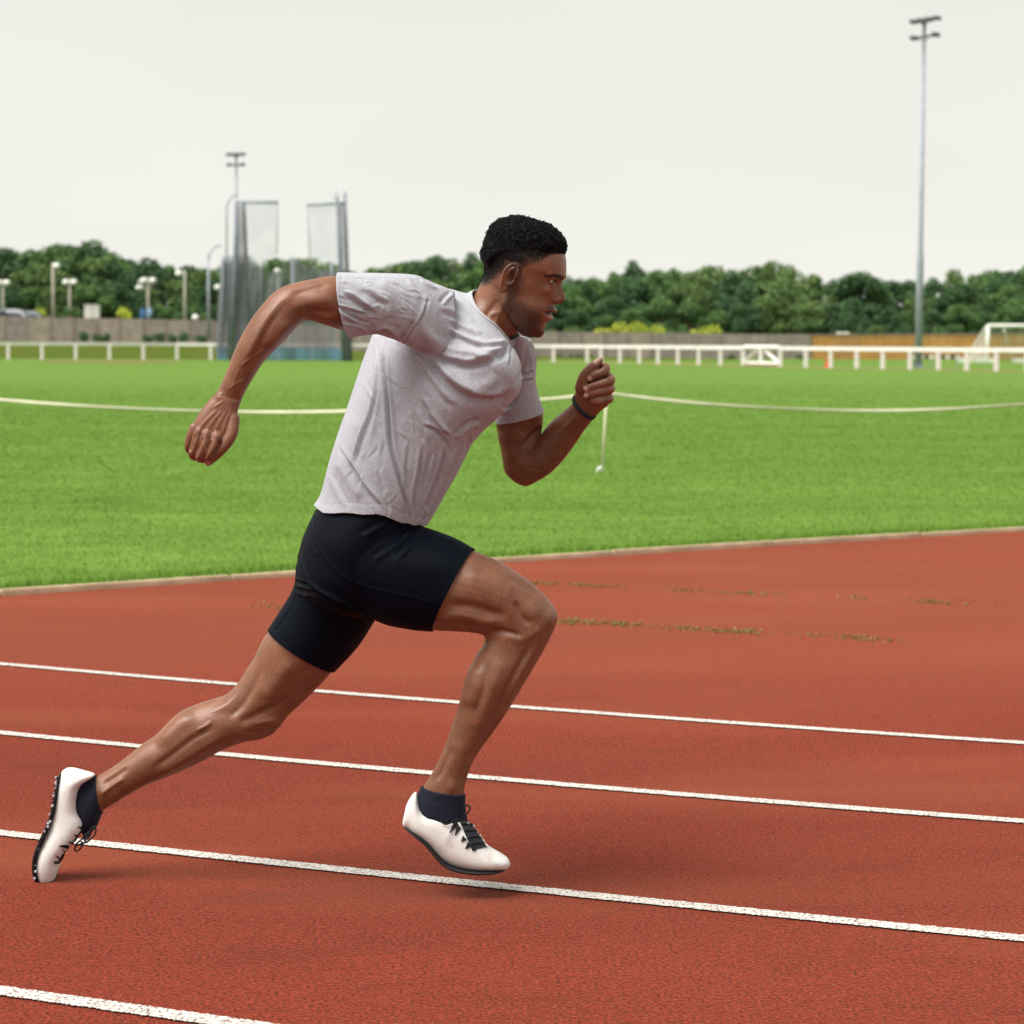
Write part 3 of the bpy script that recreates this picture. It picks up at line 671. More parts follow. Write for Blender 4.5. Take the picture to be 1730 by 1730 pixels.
# ---- tape on stakes across the grass
M_tape = mk('barrier_tape', (0.66, 0.63, 0.46), (0.56, 0.53, 0.38), 3, 0.6)
s0 = G(1018, 801); SY = s0.y
def stake(u, y, H, label, lean=0.0):
    b_ = P(u, 700, y); root = tag(empty('stake', (b_.x, y, 0.02)), label, 'stake', None)
    MB().tube([(0, 0, -0.02), (lean*H, 0, H)], [0.014, 0.011], 8).build('rod', M_tape, root, True)
    m = MB(); m.tube([(-0.045, 0, 0.0), (-0.03, 0, 0.03), (0.0, 0, 0.05)], [0.012, 0.018, 0.012], 8); m.ball((0, 0, 0.02), 0.017, 8, 6, 0.7); m.build('foot', M_white, root)
    return Vector((b_.x+lean*H, y, 0.02+H))
Hs = (P(1025, 664, SY).z) - 0.02
stake(1018, SY, Hs, 'thin pale stake holding up the sagging tape on the grass', 0.05)
T0 = P(1024, 665, SY)
def tape(pa, pb, sagpts, label):
    pts = []
    # sagging curve through photo points, depth running straight from stake to stake
    us_ = [p[0] for p in sagpts]; c = np.polyfit(us_, [p[1] for p in sagpts], 2)
    for uu in np.linspace(us_[0], us_[-1], 40):
        f = (uu-us_[0])/(us_[-1]-us_[0]); pts.append(P(uu, float(np.polyval(c, uu)), pa+(pb-pa)*f))
    V = []; hh = 0.014
    for i_, p in enumerate(pts):
        tw = 0.5*math.sin(i_*0.35); V += [p+Vector((0, hh*math.sin(tw), hh)), p-Vector((0, hh*math.sin(tw), hh))]
    i_ = np.arange(len(pts)-1); me = mesh_np('barrier_tape', np.array([tuple(v) for v in V]), np.stack([2*i_, 2*i_+1, 2*i_+3, 2*i_+2], 1), M_tape)
    o = obj('barrier_tape', me); md = o.modifiers.new('thick', 'SOLIDIFY'); md.thickness = 0.004
    tag(o, label, 'tape')
tape(SY+2.2, SY, [(-140, 662), (0, 673), (330, 693), (560, 698), (920, 675), (975, 669), (1024, 664)], 'pale tape sagging from the stake over the grass behind the runner')
tape(SY, SY+2.0, [(1024, 664), (1040, 665.5), (1300, 690), (1480, 694), (1600, 691), (1730, 683), (1880, 668)], 'pale tape sagging from the stake over the grass ahead of the runner')
stake(-140, SY+2.2, P(-140, 662, SY+2.2).z-0.02, 'end stake of the tape behind the runner'); stake(1880, SY+2.0, P(1880, 668, SY+2).z-0.02, 'end stake of the tape ahead of the runner')
# ================================================================ THE RUNNER
Rm = np.array(R3); Rinv = Rm.T
def PXA(V):
    """project points to photo pixels"""
    d = (V - np.array([0, 0, HCAM])) @ Rm
    return np.stack([CX - F_PX*d[:, 0]/d[:, 2], CY + F_PX*d[:, 1]/d[:, 2]], 1)
def Pn(u, v, y): return np.array(P(u, v, y))
def crom(A, sub):
    """Catmull-Rom through rows of A"""
    A = np.asarray(A, float); n = len(A)
    E = np.vstack([2*A[0]-A[1], A, 2*A[-1]-A[-2]]); out_ = []
    for i in range(n-1):
        p0, p1, p2, p3 = E[i], E[i+1], E[i+2], E[i+3]
        for k in range(sub):
            t = k/sub; out_.append(0.5*((2*p1)+(-p0+p2)*t+(2*p0-5*p1+4*p2-p3)*t*t+(-p0+3*p1-3*p2+p3)*t**3))
    out_.append(A[-1]); return np.array(out_)
def ring_faces(nr, n, b=0):
    F = []
    for i in range(nr-1):
        for k in range(n):
            k2 = (k+1) % n; F.append([b+i*n+k, b+i*n+k2, b+(i+1)*n+k2, b+(i+1)*n+k])
    return F
class Vol:
    def __init__(s): s.V = []; s.F = []; s.n = 0
    def add(s, V, F):
        s.V.append(np.asarray(V, float)); s.F += [[i+s.n for i in f] for f in F]; s.n += len(V)
    def rings(s, R):
        nr, n = len(R), len(R[0]); V = np.concatenate(R); F = ring_faces(nr, n)
        V = np.vstack([V, R[0].mean(0), R[-1].mean(0)]); a, b = nr*n, nr*n+1
        for k in range(n):
            k2 = (k+1) % n; F.append([a, k2, k]); F.append([b, (nr-1)*n+k, (nr-1)*n+k2])
        s.add(V, F); return s
    def loft(s, st, sub=5, n=40):
        """st rows: ua,va,ub,vb,depth,halfdepth[,phase_deg[,power]] - edge pixels a and b of each section"""
        st = [list(r)+[0, 2.0][len(r)-6:] if len(r) < 8 else list(r) for r in st]
        S = crom(st, sub); th = np.linspace(0, 2*np.pi, n, endpoint=False); R = []
        for r in S:
            A, B = Pn(r[0], r[1], r[4]), Pn(r[2], r[3], r[4]); C, E = (A+B)/2, (A-B)/2
            pw = 2/max(r[7], 1.0); c, sn = np.cos(th), np.sin(th+math.radians(r[6]))
            cc = np.sign(c)*np.abs(c)**pw; ss = np.sign(sn)*np.abs(sn)**pw
            R.append(C + cc[:, None]*E + ss[:, None]*np.array([0, max(r[5], 1e-4), 0]))
        return s.rings(R)
    def chain(s, pts, sub=5, n=20):
        """tube through (u,v,depth,radius_m) with round ends"""
        A = np.array([list(Pn(p[0], p[1], p[2]))+[p[3]] for p in pts]); return s.chain3(A, sub, n)
    def chain3(s, A, sub=5, n=20):
        S = crom(A, sub); R = []; th = np.linspace(0, 2*np.pi, n, endpoint=False)
        T = np.gradient(S[:, :3], axis=0); T /= np.linalg.norm(T, axis=1)[:, None]+1e-12
        up = np.array([0, 1.0, 0.02])
        def ringat(c, t, r):
            a = np.cross(t, up); 
            if np.linalg.norm(a) < 0.1: a = np.cross(t, [1, 0, 0])
            a = a/np.linalg.norm(a); b = np.cross(t, a); return c + r*(np.cos(th)[:, None]*a + np.sin(th)[:, None]*b)
        for f in (0.15, 0.6, 0.9): R.append(ringat(S[0, :3]-T[0]*S[0, 3]*math.sqrt(1-f*f), T[0], S[0, 3]*f))
        for p, t in zip(S, T): R.append(ringat(p[:3], t, p[3]))
        for f in (0.9, 0.6, 0.15): R.append(ringat(S[-1, :3]+T[-1]*S[-1, 3]*math.sqrt(1-f*f), T[-1], S[-1, 3]*f))
        return s.rings(R)
    def ell(s, c, ax, r, n=20, m=12):
        """ellipsoid: centre, 3 axes rows, radii"""
        ph = np.linspace(0.05, np.pi-0.05, m); th = np.linspace(0, 2*np.pi, n, endpoint=False)
        R = [np.asarray(c) + r[0]*np.sin(p)*np.cos(th)[:, None]*ax[0] + r[1]*np.sin(p)*np.sin(th)[:, None]*ax[1] + r[2]*np.cos(p)*np.ones(n)[:, None]*ax[2] for p in ph]
        return s.rings(R)
    def mesh(s, name='tmp'):
        me = bpy.data.meshes.new(name); me.from_pydata(np.concatenate(s.V).tolist(), [], s.F); me.update(); return me
def remesh(vol, voxel):
    me = vol.mesh(); bm = bmesh.new(); bm.from_mesh(me); bmesh.ops.recalc_face_normals(bm, faces=bm.faces); bm.to_mesh(me); bm.free()
    o = bpy.data.objects.new('tmp', me); COL.objects.link(o)
    m = o.modifiers.new('r', 'REMESH'); m.mode = 'VOXEL'; m.voxel_size = voxel; m.adaptivity = 0
    dg = bpy.context.evaluated_depsgraph_get(); ne = bpy.data.meshes.new_from_object(o.evaluated_get(dg))
    bpy.data.objects.remove(o); bpy.data.meshes.remove(me); return ne
def gv(me):
    V = np.empty(len(me.vertices)*3, np.float32); me.vertices.foreach_get('co', V); return V.reshape(-1, 3).astype(float)
def sv(me, V): me.vertices.foreach_set('co', np.asarray(V, np.float32).ravel()); me.update()
def gn(me):
    N_ = np.empty(len(me.vertices)*3, np.float32); me.vertex_normals.foreach_get('vector', N_); return N_.reshape(-1, 3).astype(float)
def ge(me):
    E = np.empty(len(me.edges)*2, np.int32); me.edges.foreach_get('vertices', E); return E.reshape(-1, 2)
def smooth(me, it, lam=0.5, mu=-0.52, mask=None):
    V = gv(me); E = ge(me); n = len(V); deg = np.bincount(E.ravel(), minlength=n).astype(float)[:, None]; deg[deg == 0] = 1
    for k in range(it):
        for f in (lam, mu):
            A = np.stack([np.bincount(E[:, 0], V[E[:, 1], j], n)+np.bincount(E[:, 1], V[E[:, 0], j], n) for j in range(3)], 1)/deg
            d = (A-V)*f; V = V + (d if mask is None else d*mask[:, None])
    sv(me, V)
def poly_dist(UV, pts, closed=False):
    """signed distance (px) to a polyline and position 0..1 along it"""
    pts = np.asarray(pts, float); 
    if len(pts) > 2: pts = crom(pts, 4)
    best = np.full(len(UV), 1e9); sg = np.ones(len(UV)); pos = np.zeros(len(UV)); n = len(pts)-1
    for i in range(n):
        a, b = pts[i], pts[i+1]; d = b-a; L2 = d@d+1e-9; t = ((UV-a)@d)/L2; tc = np.clip(t, 0, 1)
        q = UV-a-tc[:, None]*d; r = np.hypot(q[:, 0], q[:, 1]); m = r < best
        best[m] = r[m]; sg[m] = np.sign(d[0]*q[m, 1]-d[1]*q[m, 0]); pos[m] = (i+tc[m])/n
    return best*sg, pos
def in_poly(UV, poly):
    x, y = UV[:, 0], UV[:, 1]; r = np.zeros(len(UV), bool); n = len(poly)
    for i in range(n):
        x1, y1 = poly[i]; x2, y2 = poly[(i+1) % n]
        c = ((y1 > y) != (y2 > y)); r ^= c & (x < (x2-x1)*(y-y1)/(y2-y1+1e-12)+x1)
    return r
class Sculpt:
    """collects displacements (metres) along the normals of the camera-side surface"""
    def __init__(s, me):
        s.me = me; s.V = gv(me); s.N = gn(me); s.UV = PXA(s.V); s.D = np.zeros(len(s.V))
        s.near = np.clip((-s.N[:, 1]+0.25)/0.5, 0, 1)
        s.sel = np.ones(len(s.V), bool)
    def stroke(s, pts, w, amp, kind='g', ends=0.25, amp2=None):
        pts = np.asarray(pts, float); lo, hi = pts.min(0)-4*w, pts.max(0)+4*w
        m = np.where((s.UV[:, 0] > lo[0]) & (s.UV[:, 0] < hi[0]) & (s.UV[:, 1] > lo[1]) & (s.UV[:, 1] < hi[1]) & (s.near > 0) & s.sel)[0]
        if not len(m): return
        d, t = poly_dist(s.UV[m], pts); fall = np.clip(np.minimum(t, 1-t)/max(ends, 1e-6), 0, 1); fall = fall*fall*(3-2*fall)
        a = amp if amp2 is None else amp+(amp2-amp)*t
        x = d/w
        if kind == 'g': pr = np.exp(-x*x)
        elif kind == 'fold': pr = 1.65*x*np.exp(-x*x)*1.0
        elif kind == 'step': pr = 0.5*(1+np.tanh(x))*np.exp(-np.maximum(x, 0)**2/9)
        s.D[m] += a*pr*fall*s.near[m]
    def blob(s, u, v, ru, rv, amp, ang=0):
        c, sn = math.cos(math.radians(ang)), math.sin(math.radians(ang)); d = s.UV-[u, v]
        x = (d[:, 0]*c+d[:, 1]*sn)/ru; y = (-d[:, 0]*sn+d[:, 1]*c)/rv
        s.D += amp*np.exp(-x*x-y*y)*s.near*s.sel
    def done(s): sv(s.me, s.V + s.N*s.D[:, None])
def cut(me, co, no, sel=None):
    """cut the mesh by a plane, dropping the side the normal points to; sel(centre)->bool limits it"""
    bm = bmesh.new(); bm.from_mesh(me)
    if sel is None: g = bm.verts[:]+bm.edges[:]+bm.faces[:]
    else:
        fs = [f for f in bm.faces if sel(f.calc_center_median())]; st = set(fs); es = set(e for f in fs for e in f.edges); vs_ = set(v for f in fs for v in f.verts); g = list(vs_)+list(es)+fs
    r = bmesh.ops.bisect_plane(bm, geom=g, plane_co=co, plane_no=no, clear_outer=True, clear_inner=False)
    bm.to_mesh(me); bm.free(); me.update()
def finish(me, mat, smooth_=True):
    me.materials.clear(); me.materials.append(mat); me.polygons.foreach_set('use_smooth', np.ones(len(me.polygons), bool)); me.update(); return me
def set_col(me, C):
    a = me.color_attributes.new('col', 'FLOAT_COLOR', 'POINT'); C4 = np.concatenate([C, np.ones((len(C), 1))], 1).astype(np.float32); a.data.foreach_set('color', C4.ravel())
def hash_noise(V, s, seed=0):
    """cheap smooth-ish 3-D value noise, 0..1"""
    q = V*s; i = np.floor(q).astype(np.int64); f = q-i; f = f*f*(3-2*f)
    def h(a): 
        x = (a[:, 0]*374761393 + a[:, 1]*668265263 + a[:, 2]*2147483647 + seed*1013904223) & 0x7fffffff
        x = ((x ^ (x >> 13))*1274126177) & 0x7fffffff; return ((x ^ (x >> 16)) & 0xffff)/65535.0
    r = 0
    for a in (0, 1):
        for b in (0, 1):
            for c in (0, 1):
                w_ = (f[:, 0] if a else 1-f[:, 0])*(f[:, 1] if b else 1-f[:, 1])*(f[:, 2] if c else 1-f[:, 2]); r = r + w_*h(i+[a, b, c])
    return r
# ---------------------------------------------------------------- head frame
PSI, THE = math.radians(12), math.radians(16)
HF0 = np.array([math.cos(PSI), -math.sin(PSI), 0]); HL = np.array([math.sin(PSI), math.cos(PSI), 0]); HU0 = np.array([0, 0, 1.0])
HF = HF0*math.cos(THE)-HU0*math.sin(THE); HU = HU0*math.cos(THE)+HF0*math.sin(THE)
HAX = np.stack([HF, HL, HU]); HO = Pn(860.8, 467.6, 5.06)
def H(a, l, b): return HO + (a*HF + l*HL + b*HU)*0.001
def head_local(V): return ((V-HO) @ HAX.T)*1000
def head_slices(tab, n=64, pw=2.15):
    S = crom(np.array(tab, float), 4); th = np.linspace(0, 2*np.pi, n, endpoint=False); R = []
    for b, x0, x1, w_ in S:
        c, sn = np.cos(th), np.sin(th); p = 2/pw; R.append(np.array([H((x0+x1)/2+(x1-x0)/2*np.sign(ci)*abs(ci)**p, w_*np.sign(si)*abs(si)**p, b) for ci, si in zip(c, sn)]))
    return R
# ---------------------------------------------------------------- body volumes
B = Vol()
B.rings(head_slices([(117, -22, 36, 22), (112, -46, 62, 46), (102, -62, 82, 62), (88, -68, 98, 70), (72, -69, 108, 75), (55, -70, 114, 77), (42, -69, 117.5, 76.5), (33, -67, 119, 75), (22, -64, 113, 72.5), (10, -60, 112, 70), (-10, -53, 112, 67.5), (-27, -45, 114, 65), (-42, -20, 116, 62), (-52, 0, 114, 59.5), (-62, 8, 112, 57), (-76, 22, 107, 51), (-90, 36, 105.5, 43), (-102, 47, 101, 32), (-110, 55, 92, 20), (-114, 62, 84, 7)]))
# nose
th = np.linspace(0, 2*np.pi, 24, endpoint=False); NR = []
for b, af, hw in crom([(30, 117, 9), (22, 114.5, 8), (12, 118.5, 9), (2, 124.5, 10.5), (-7, 130.5, 12), (-14, 132.5, 13.5), (-20, 130, 14), (-26, 122, 12.5), (-29, 114, 9)], 4):
    a0 = 98.0; NR.append(np.array([H(a0+(af-a0)*max(0, math.cos(t))**0.8 if math.cos(t) > 0 else a0+6*math.cos(t), hw*math.sin(t)*(1 if math.cos(t) < 0 else (1-0.25*math.cos(t))), b) for t in th]))
B.rings(NR)
for s in (-1, 1): B.ell(H(115.5, s*14, -18.5), HAX, (.0115, .0065, .0085))
# lips, chin, brows, cheekbones
B.ell(H(111, 0, -43), HAX, (.0112, .0275, .0075)); B.ell(H(107, 0, -60.5), HAX, (.0105, .0245, .0082)); B.ell(H(94, 0, -95), HAX, (.0145, .021, .0155))
for s in (-1, 1):
    B.chain3(np.array([list(H(108, s*8, 31))+[.010], list(H(104.5, s*26, 34))+[.0105], list(H(88, s*47, 31))+[.0105]]))
    B.ell(H(74, s*39.5, -4), HAX, (.030, .014, .019))
    B.ell(H(91.5, s*31, 17.2), HAX, (.0132, .0150, .0118))                  # closed lid over the eyeball
    B.chain3(np.array([list(H(16, s*50, -20))+[.013], list(H(24, s*46, -56))+[.014], list(H(56, s*34, -87))+[.014], list(H(86, s*13, -98))+[.013]]))
    # ear: plate, rim, inner fold, tragus, lobe
    ea = np.stack([HF*0.90+s*HL*0.0+HU*0.0, HL*s, HU]); tl = math.radians(14)
    e1 = HF*math.cos(tl)-HU*math.sin(tl)*-1*-1; e1 = HF*math.cos(tl)+HU*math.sin(tl)*-1; e2 = HU*math.cos(tl)+HF*math.sin(tl); e1 = e1/np.linalg.norm(e1); e2 = e2-e1*(e1@e2); e2 /= np.linalg.norm(e2)
    out_ = HL*s*0.94 - HF*0.34; e1o = e1 - HL*s*0.30; e1o /= np.linalg.norm(e1o)          # ear plane opens outwards to the back
    ec = H(18, s*74, -2)
    def ep(x, z, o=0): x = x*0.80; return ec + (-(x))*0.001*(-e1) + z*0.001*e2 + o*0.001*out_ + (max(0, -x)*0.45)*0.001*HL*s
    B.ell(ep(0, 2, -1), np.stack([e1, out_, e2]), (.0122, .0050, .0275))
    rim = [(11, 4), (13, 18), (8, 28), (-2, 33), (-12, 29), (-18, 16), (-17, 0), (-12, -14), (-6, -24)]
    B.chain3(np.array([list(ep(x, z, 4.5 if i > 0 else 1))+[.0036] for i, (x, z) in enumerate(rim)]), 4, 12)
    B.chain3(np.array([list(ep(x, z, 4))+[.0030] for x, z in ((-2, 22), (-8, 12), (-9, 0), (-5, -10), (3, -13))]), 4, 10)
    B.ell(ep(12, -3, 4), np.stack([e1, out_, e2]), (.005, .004, .007)); B.ell(ep(-1, -25, 2), np.stack([e1, out_, e2]), (.0085, .0055, .0095))
# neck
B.loft([(832, 430, 890, 520, 5.065, .055), (820, 458, 884, 545, 5.065, .058), (812, 477, 876, 560, 5.07, .060), (805, 493, 862, 573, 5.075, .064), (792, 510, 845, 588, 5.08, .076), (776, 524, 835, 605, 5.09, .09)])
# trunk (under the shirt) and pelvis
B.loft([(812, 500, 850, 570, 5.08, .07, 20), (766, 512, 860, 600, 5.09, .14, 25), (705, 510, 866, 640, 5.09, .185, 25), (655, 540, 858, 665, 5.09, .165, 25), (635, 590, 830, 695, 5.09, .15, 20), (615, 650, 800, 725, 5.09, .14, 10), (592, 710, 775, 765, 5.09, .135, 5), (570, 780, 740, 820, 5.09, .14, 0), (548, 850, 715, 880, 5.09, .15, 0), (530, 905, 690, 930, 5.09, .155, 0), (522, 960, 655, 990, 5.09, .13, 0), (545, 1005, 625, 1020, 5.09, .08, 0)])
# rear (right) arm
B.loft([(745, 500, 752, 570, 4.98, .05), (690, 480, 705, 562, 4.93, .055), (630, 470, 645, 555, 4.89, .056), (567, 466, 586, 558, 4.86, .056), (536, 470, 556, 551, 4.845, .052), (508, 475.5, 530, 543, 4.835, .046), (484, 482, 516, 541, 4.825, .042), (463, 494, 508, 546, 4.82, .042), (444, 514, 498, 556, 4.815, .044), (428, 534, 484, 571, 4.812, .044), (411, 562, 464, 591, 4.81, .042), (396, 593, 445, 612, 4.81, .037), (385, 622, 430, 635, 4.81, .031), (374, 648, 417, 657, 4.81, .026), (366, 664, 409, 673, 4.81, .022), (357, 674, 405, 684, 4.808, .020)])
B.loft([(362, 668, 407, 679, 4.808, .021, 0, 2.2), (347, 683, 402, 694, 4.803, .019, 0, 2.3), (334, 702, 400, 714, 4.798, .018, 0, 2.4), (325, 721, 396, 732, 4.795, .017, 0, 2.4), (322, 735, 389, 746, 4.795, .015, 0, 2.4), (325, 744, 380, 752, 4.798, .010, 0, 2.4)])
for k, c in enumerate((((327, 722, 4.796, .0092), (319.5, 741, 4.792, .0078), (318, 757, 4.796, .0076), (325, 764, 4.818, .0074), (338, 756, 4.83, .007)),
          ((337, 729, 4.786, .0104), (329, 750, 4.780, .0085), (325, 768, 4.784, .0084), (334, 772, 4.812, .008), (346, 761, 4.83, .0075)),
          ((350, 735, 4.780, .0112), (342.5, 757, 4.772, .0090), (337, 773, 4.778, .0088), (346, 775, 4.812, .0082), (358, 763, 4.83, .0075)),
          ((367, 738, 4.779, .0115), (358, 758, 4.772, .0092), (350, 772, 4.776, .0088), (360, 773, 4.812, .0082), (370, 762, 4.83, .0075)))):
    B.chain(c)
B.chain([(394, 708, 4.797, .014), (391, 733, 4.787, .0130), (380, 752, 4.782, .0115), (365, 769, 4.784, .0098), (352, 781, 4.788, .0078)])
# front (left) arm
B.loft([(857, 600, 874, 603, 5.25, .02), (854, 620, 893, 622, 5.27, .042), (846, 665, 904, 662, 5.30, .052), (837.5, 705, 917, 695, 5.315, .053), (841, 735, 917, 716, 5.325, .049), (846, 757, 914, 735, 5.33, .046), (848.5, 776, 916, 745, 5.33, .044), (853, 797, 917, 735, 5.33, .043), (868, 813.5, 921, 725, 5.325, .042), (888, 821.5, 927, 717, 5.315, .041), (908, 813, 933, 711, 5.30, .040), (930, 799, 940, 704, 5.285, .039), (950, 779, 949, 697, 5.265, .037), (970, 753, 959, 688.5, 5.24, .032), (986, 729, 965.5, 682, 5.215, .027), (997, 715, 969, 677, 5.198, .0235), (1004, 705, 971, 670, 5.19, .022), (1011, 697, 974, 660, 5.18, .021)])
B.loft([(1006, 703, 971, 669, 5.188, .021, 0, 2.2), (1018, 692, 973, 656, 5.18, .021, 0, 2.3), (1028, 684, 978, 643, 5.178, .020, 0, 2.4), (1033, 670, 985, 630, 5.176, .019, 0, 2.4), (1033, 650, 995, 621, 5.176, .017, 0, 2.4), (1026, 632, 1005, 617, 5.176, .012, 0, 2.4)])
for c in (((1012, 619, 5.178, .0105), (1022.5, 621.5, 5.162, .0108), (1020, 628, 5.150, .0100), (1008, 633, 5.146, .0094), (997, 639, 5.149, .0080)),
          ((1024, 634, 5.178, .0112), (1031.5, 641, 5.160, .0114), (1027, 645, 5.146, .0104), (1009, 651, 5.143, .0098), (990.5, 657, 5.148, .0080)),
          ((1026, 650, 5.178, .0112), (1031.5, 656.5, 5.160, .0108), (1026, 659, 5.147, .0100), (1008, 663.5, 5.144, .0094), (991, 668, 5.149, .0078)),
          ((1025, 668, 5.178, .0108), (1029.5, 673.5, 5.163, .0104), (1024, 675, 5.150, .0096), (1010, 676.5, 5.148, .0090), (1001, 678, 5.151, .0078))):
    B.chain(c)
B.chain([(983, 655, 5.168, .016), (987, 638, 5.160, .0135), (995, 626, 5.155, .0118), (1005, 616, 5.153, .0100), (1013.5, 608.5, 5.155, .0072)])
# front (right) leg
B.loft([(690, 900, 560, 1000, 5.02, .10), (740, 910, 648, 1030, 5.005, .09), (770, 919, 692, 1052, 5.0, .088), (799, 930, 731, 1064, 4.995, .083), (836, 945, 768, 1066.5, 4.99, .076), (867, 963, 797, 1068.5, 4.985, .068), (898, 984.6, 815, 1072.5, 4.98, .060), (922, 1008, 819, 1077, 4.98, .056), (939, 1032, 819, 1083, 4.98, .054), (940.5, 1052, 816, 1091, 4.98, .054), (925, 1087, 804, 1108, 4.985, .056), (906, 1121, 793, 1131, 4.985, .058), (889, 1149, 785, 1154, 4.985, .058), (873, 1176, 779, 1177, 4.99, .056), (853, 1208, 771, 1205, 4.995, .051), (831, 1240, 761, 1233, 5.0, .045), (811, 1267, 750.5, 1263, 5.0, .039), (797, 1291, 739, 1290, 5.0, .035), (789, 1313, 727, 1311, 5.0, .033), (784, 1338, 715, 1331, 5.0, .033), (783, 1365, 707, 1357, 5.0, .032), (785, 1388, 704, 1380, 5.0, .030)])
# rear (left) leg
B.loft([(510, 930, 660, 1010, 5.14, .10), (505, 985, 622, 1042, 5.16, .096), (482, 1027, 597, 1089, 5.17, .092), (457, 1063, 565, 1130, 5.175, .084), (443, 1082, 541, 1157, 5.178, .078), (427, 1116, 511, 1187, 5.18, .068), (407, 1149, 490, 1206, 5.18, .060), (384, 1172, 477, 1221, 5.18, .056), (363, 1180, 460, 1240, 5.178, .054), (346, 1185, 438, 1249, 5.176, .054), (329, 1191, 411, 1254, 5.175, .056), (306, 1201.5, 378, 1266, 5.172, .057), (285, 1220, 345, 1284, 5.17, .056), (266, 1240, 312, 1300, 5.168, .052), (242, 1256, 278, 1314, 5.165, .046), (216, 1277, 246, 1327, 5.162, .040), (190, 1296, 217, 1343, 5.16, .035), (170, 1308.5, 188, 1361, 5.16, .032), (160, 1314, 171, 1372, 5.158, .031), (148, 1322, 158, 1392, 5.155, .030), (132, 1332, 142, 1402, 5.15, .028)])
body = remesh(B, 0.0020)
smooth(body, 5)
# ---- anatomy
S = Sculpt(body)
k = 0.001
hl = head_local(S.V)
isH = (hl[:, 2] > -118) & (np.abs(hl[:, 0]-20) < 125) & (np.abs(hl[:, 1]) < 100)
S.sel = ~isH
# front thigh and knee
S.stroke([(742, 1022), (790, 1024), (830, 1035), (862, 1044)], 9, -4.5*k); S.stroke([(735, 1045), (775, 1040), (815, 1050), (850, 1050)], 7, 3.0*k); S.stroke([(738, 1055), (780, 1055), (812, 1062)], 5, -2.5*k)
S.stroke([(775, 975), (830, 985), (880, 1005)], 22, 4*k); S.stroke([(850, 975), (890, 992), (915, 1012)], 7, -2.5*k)
S.blob(905, 1030, 17, 20, 4.5*k, 45); S.blob(928, 1040, 10, 16, 3*k, 20); S.stroke([(870, 1012), (880, 1040), (900, 1058)], 6, -3.5*k)
S.stroke([(820, 1070), (845, 1066), (868, 1070), (885, 1078)], 4.5, -3*k); S.stroke([(830, 1080), (860, 1078), (890, 1085)], 6, 0.9*k); S.stroke([(880, 1085), (900, 1072), (915, 1062)], 6, 1.2*k)
S.stroke([(915, 1075), (895, 1110), (872, 1150), (848, 1200), (826, 1235)], 6, 3*k); S.stroke([(898, 1085), (875, 1130), (848, 1180), (825, 1220)], 6, -3.0*k)
S.stroke([(800, 1120), (798, 1160), (790, 1200)], 16, 4*k); S.stroke([(845, 1100), (838, 1150), (815, 1210), (795, 1260)], 10, 2.5*k); S.stroke([(822, 1110), (818, 1160), (800, 1215)], 6, -2.2*k)
S.stroke([(728, 1320), (742, 1292), (756, 1262)], 4, 2.0*k); S.stroke([(738, 1322), (752, 1290), (764, 1258)], 4, -2.5*k); S.blob(762, 1330, 9, 12, 3*k); S.stroke([(780, 1332), (788, 1300), (800, 1275)], 3.5, 1.5*k)
# rear leg
S.stroke([(430, 1110), (412, 1150), (385, 1190), (350, 1205)], 6, 3*k); S.stroke([(445, 1115), (428, 1160), (405, 1195), (380, 1215)], 7, -3.5*k); S.stroke([(500, 1110), (470, 1150), (440, 1185)], 14, 3.5*k)
S.stroke([(500, 1170), (460, 1195), (425, 1212), (400, 1222)], 7, -3.5*k); S.blob(462, 1222, 14, 10, 4*k, -30); S.stroke([(425, 1225), (450, 1218), (474, 1212)], 4, 2*k); S.stroke([(408, 1236), (440, 1238), (462, 1232)], 4, -2.2*k)
S.stroke([(335, 1207), (305, 1222), (285, 1240), (262, 1262)], 12, 4.5*k); S.stroke([(372, 1225), (330, 1246), (290, 1276), (250, 1305)], 6, -3.2*k); S.stroke([(385, 1240), (345, 1262), (300, 1290), (255, 1315)], 7, 2.8*k)
S.stroke([(360, 1218), (345, 1228), (330, 1236)], 3, 1.5*k); S.stroke([(168, 1345), (190, 1328), (215, 1312)], 3.5, 2.2*k); S.stroke([(172, 1328), (195, 1312), (220, 1296)], 4, -2.2*k); S.blob(173, 1338, 8, 10, 3*k)
# rear arm
S.stroke([(570, 505), (540, 507), (512, 515), (495, 522)], 11, 3*k); S.stroke([(572, 530), (548, 528), (525, 526), (505, 530)], 6, -3.2*k); S.stroke([(560, 480), (520, 490), (490, 500)], 5, -1.8*k)
S.stroke([(500, 494), (470, 515), (445, 550), (425, 590), (408, 625)], 7, 2.2*k); S.stroke([(478, 520), (455, 550), (438, 585), (420, 620)], 6, -2.0*k); S.stroke([(492, 540), (470, 565), (450, 592)], 9, 2.8*k)
S.stroke([(455, 586), (435, 598), (416, 611), (404, 622)], 1.8, 1.3*k); S.stroke([(420, 643), (405, 645), (392, 654), (383, 660)], 1.8, 1.1*k); S.blob(370, 668, 6, 6, 2.5*k); S.stroke([(404, 622), (398, 640), (392, 655)], 1.6, 1.0*k)
for a, b in (((378, 690), (345, 735)), ((384, 692), (360, 738)), ((370, 690), (334, 728)), ((390, 694), (376, 738))): S.stroke([a, ((a[0]+b[0])/2-2, (a[1]+b[1])/2), b], 2.2, 1.1*k)
S.stroke([(380, 676), (368, 684), (360, 690)], 1.6, 1.0*k)
for u, v in ((328, 724), (337.5, 731), (350, 737), (367, 740)): S.blob(u, v, 5, 5, 0.2*k)
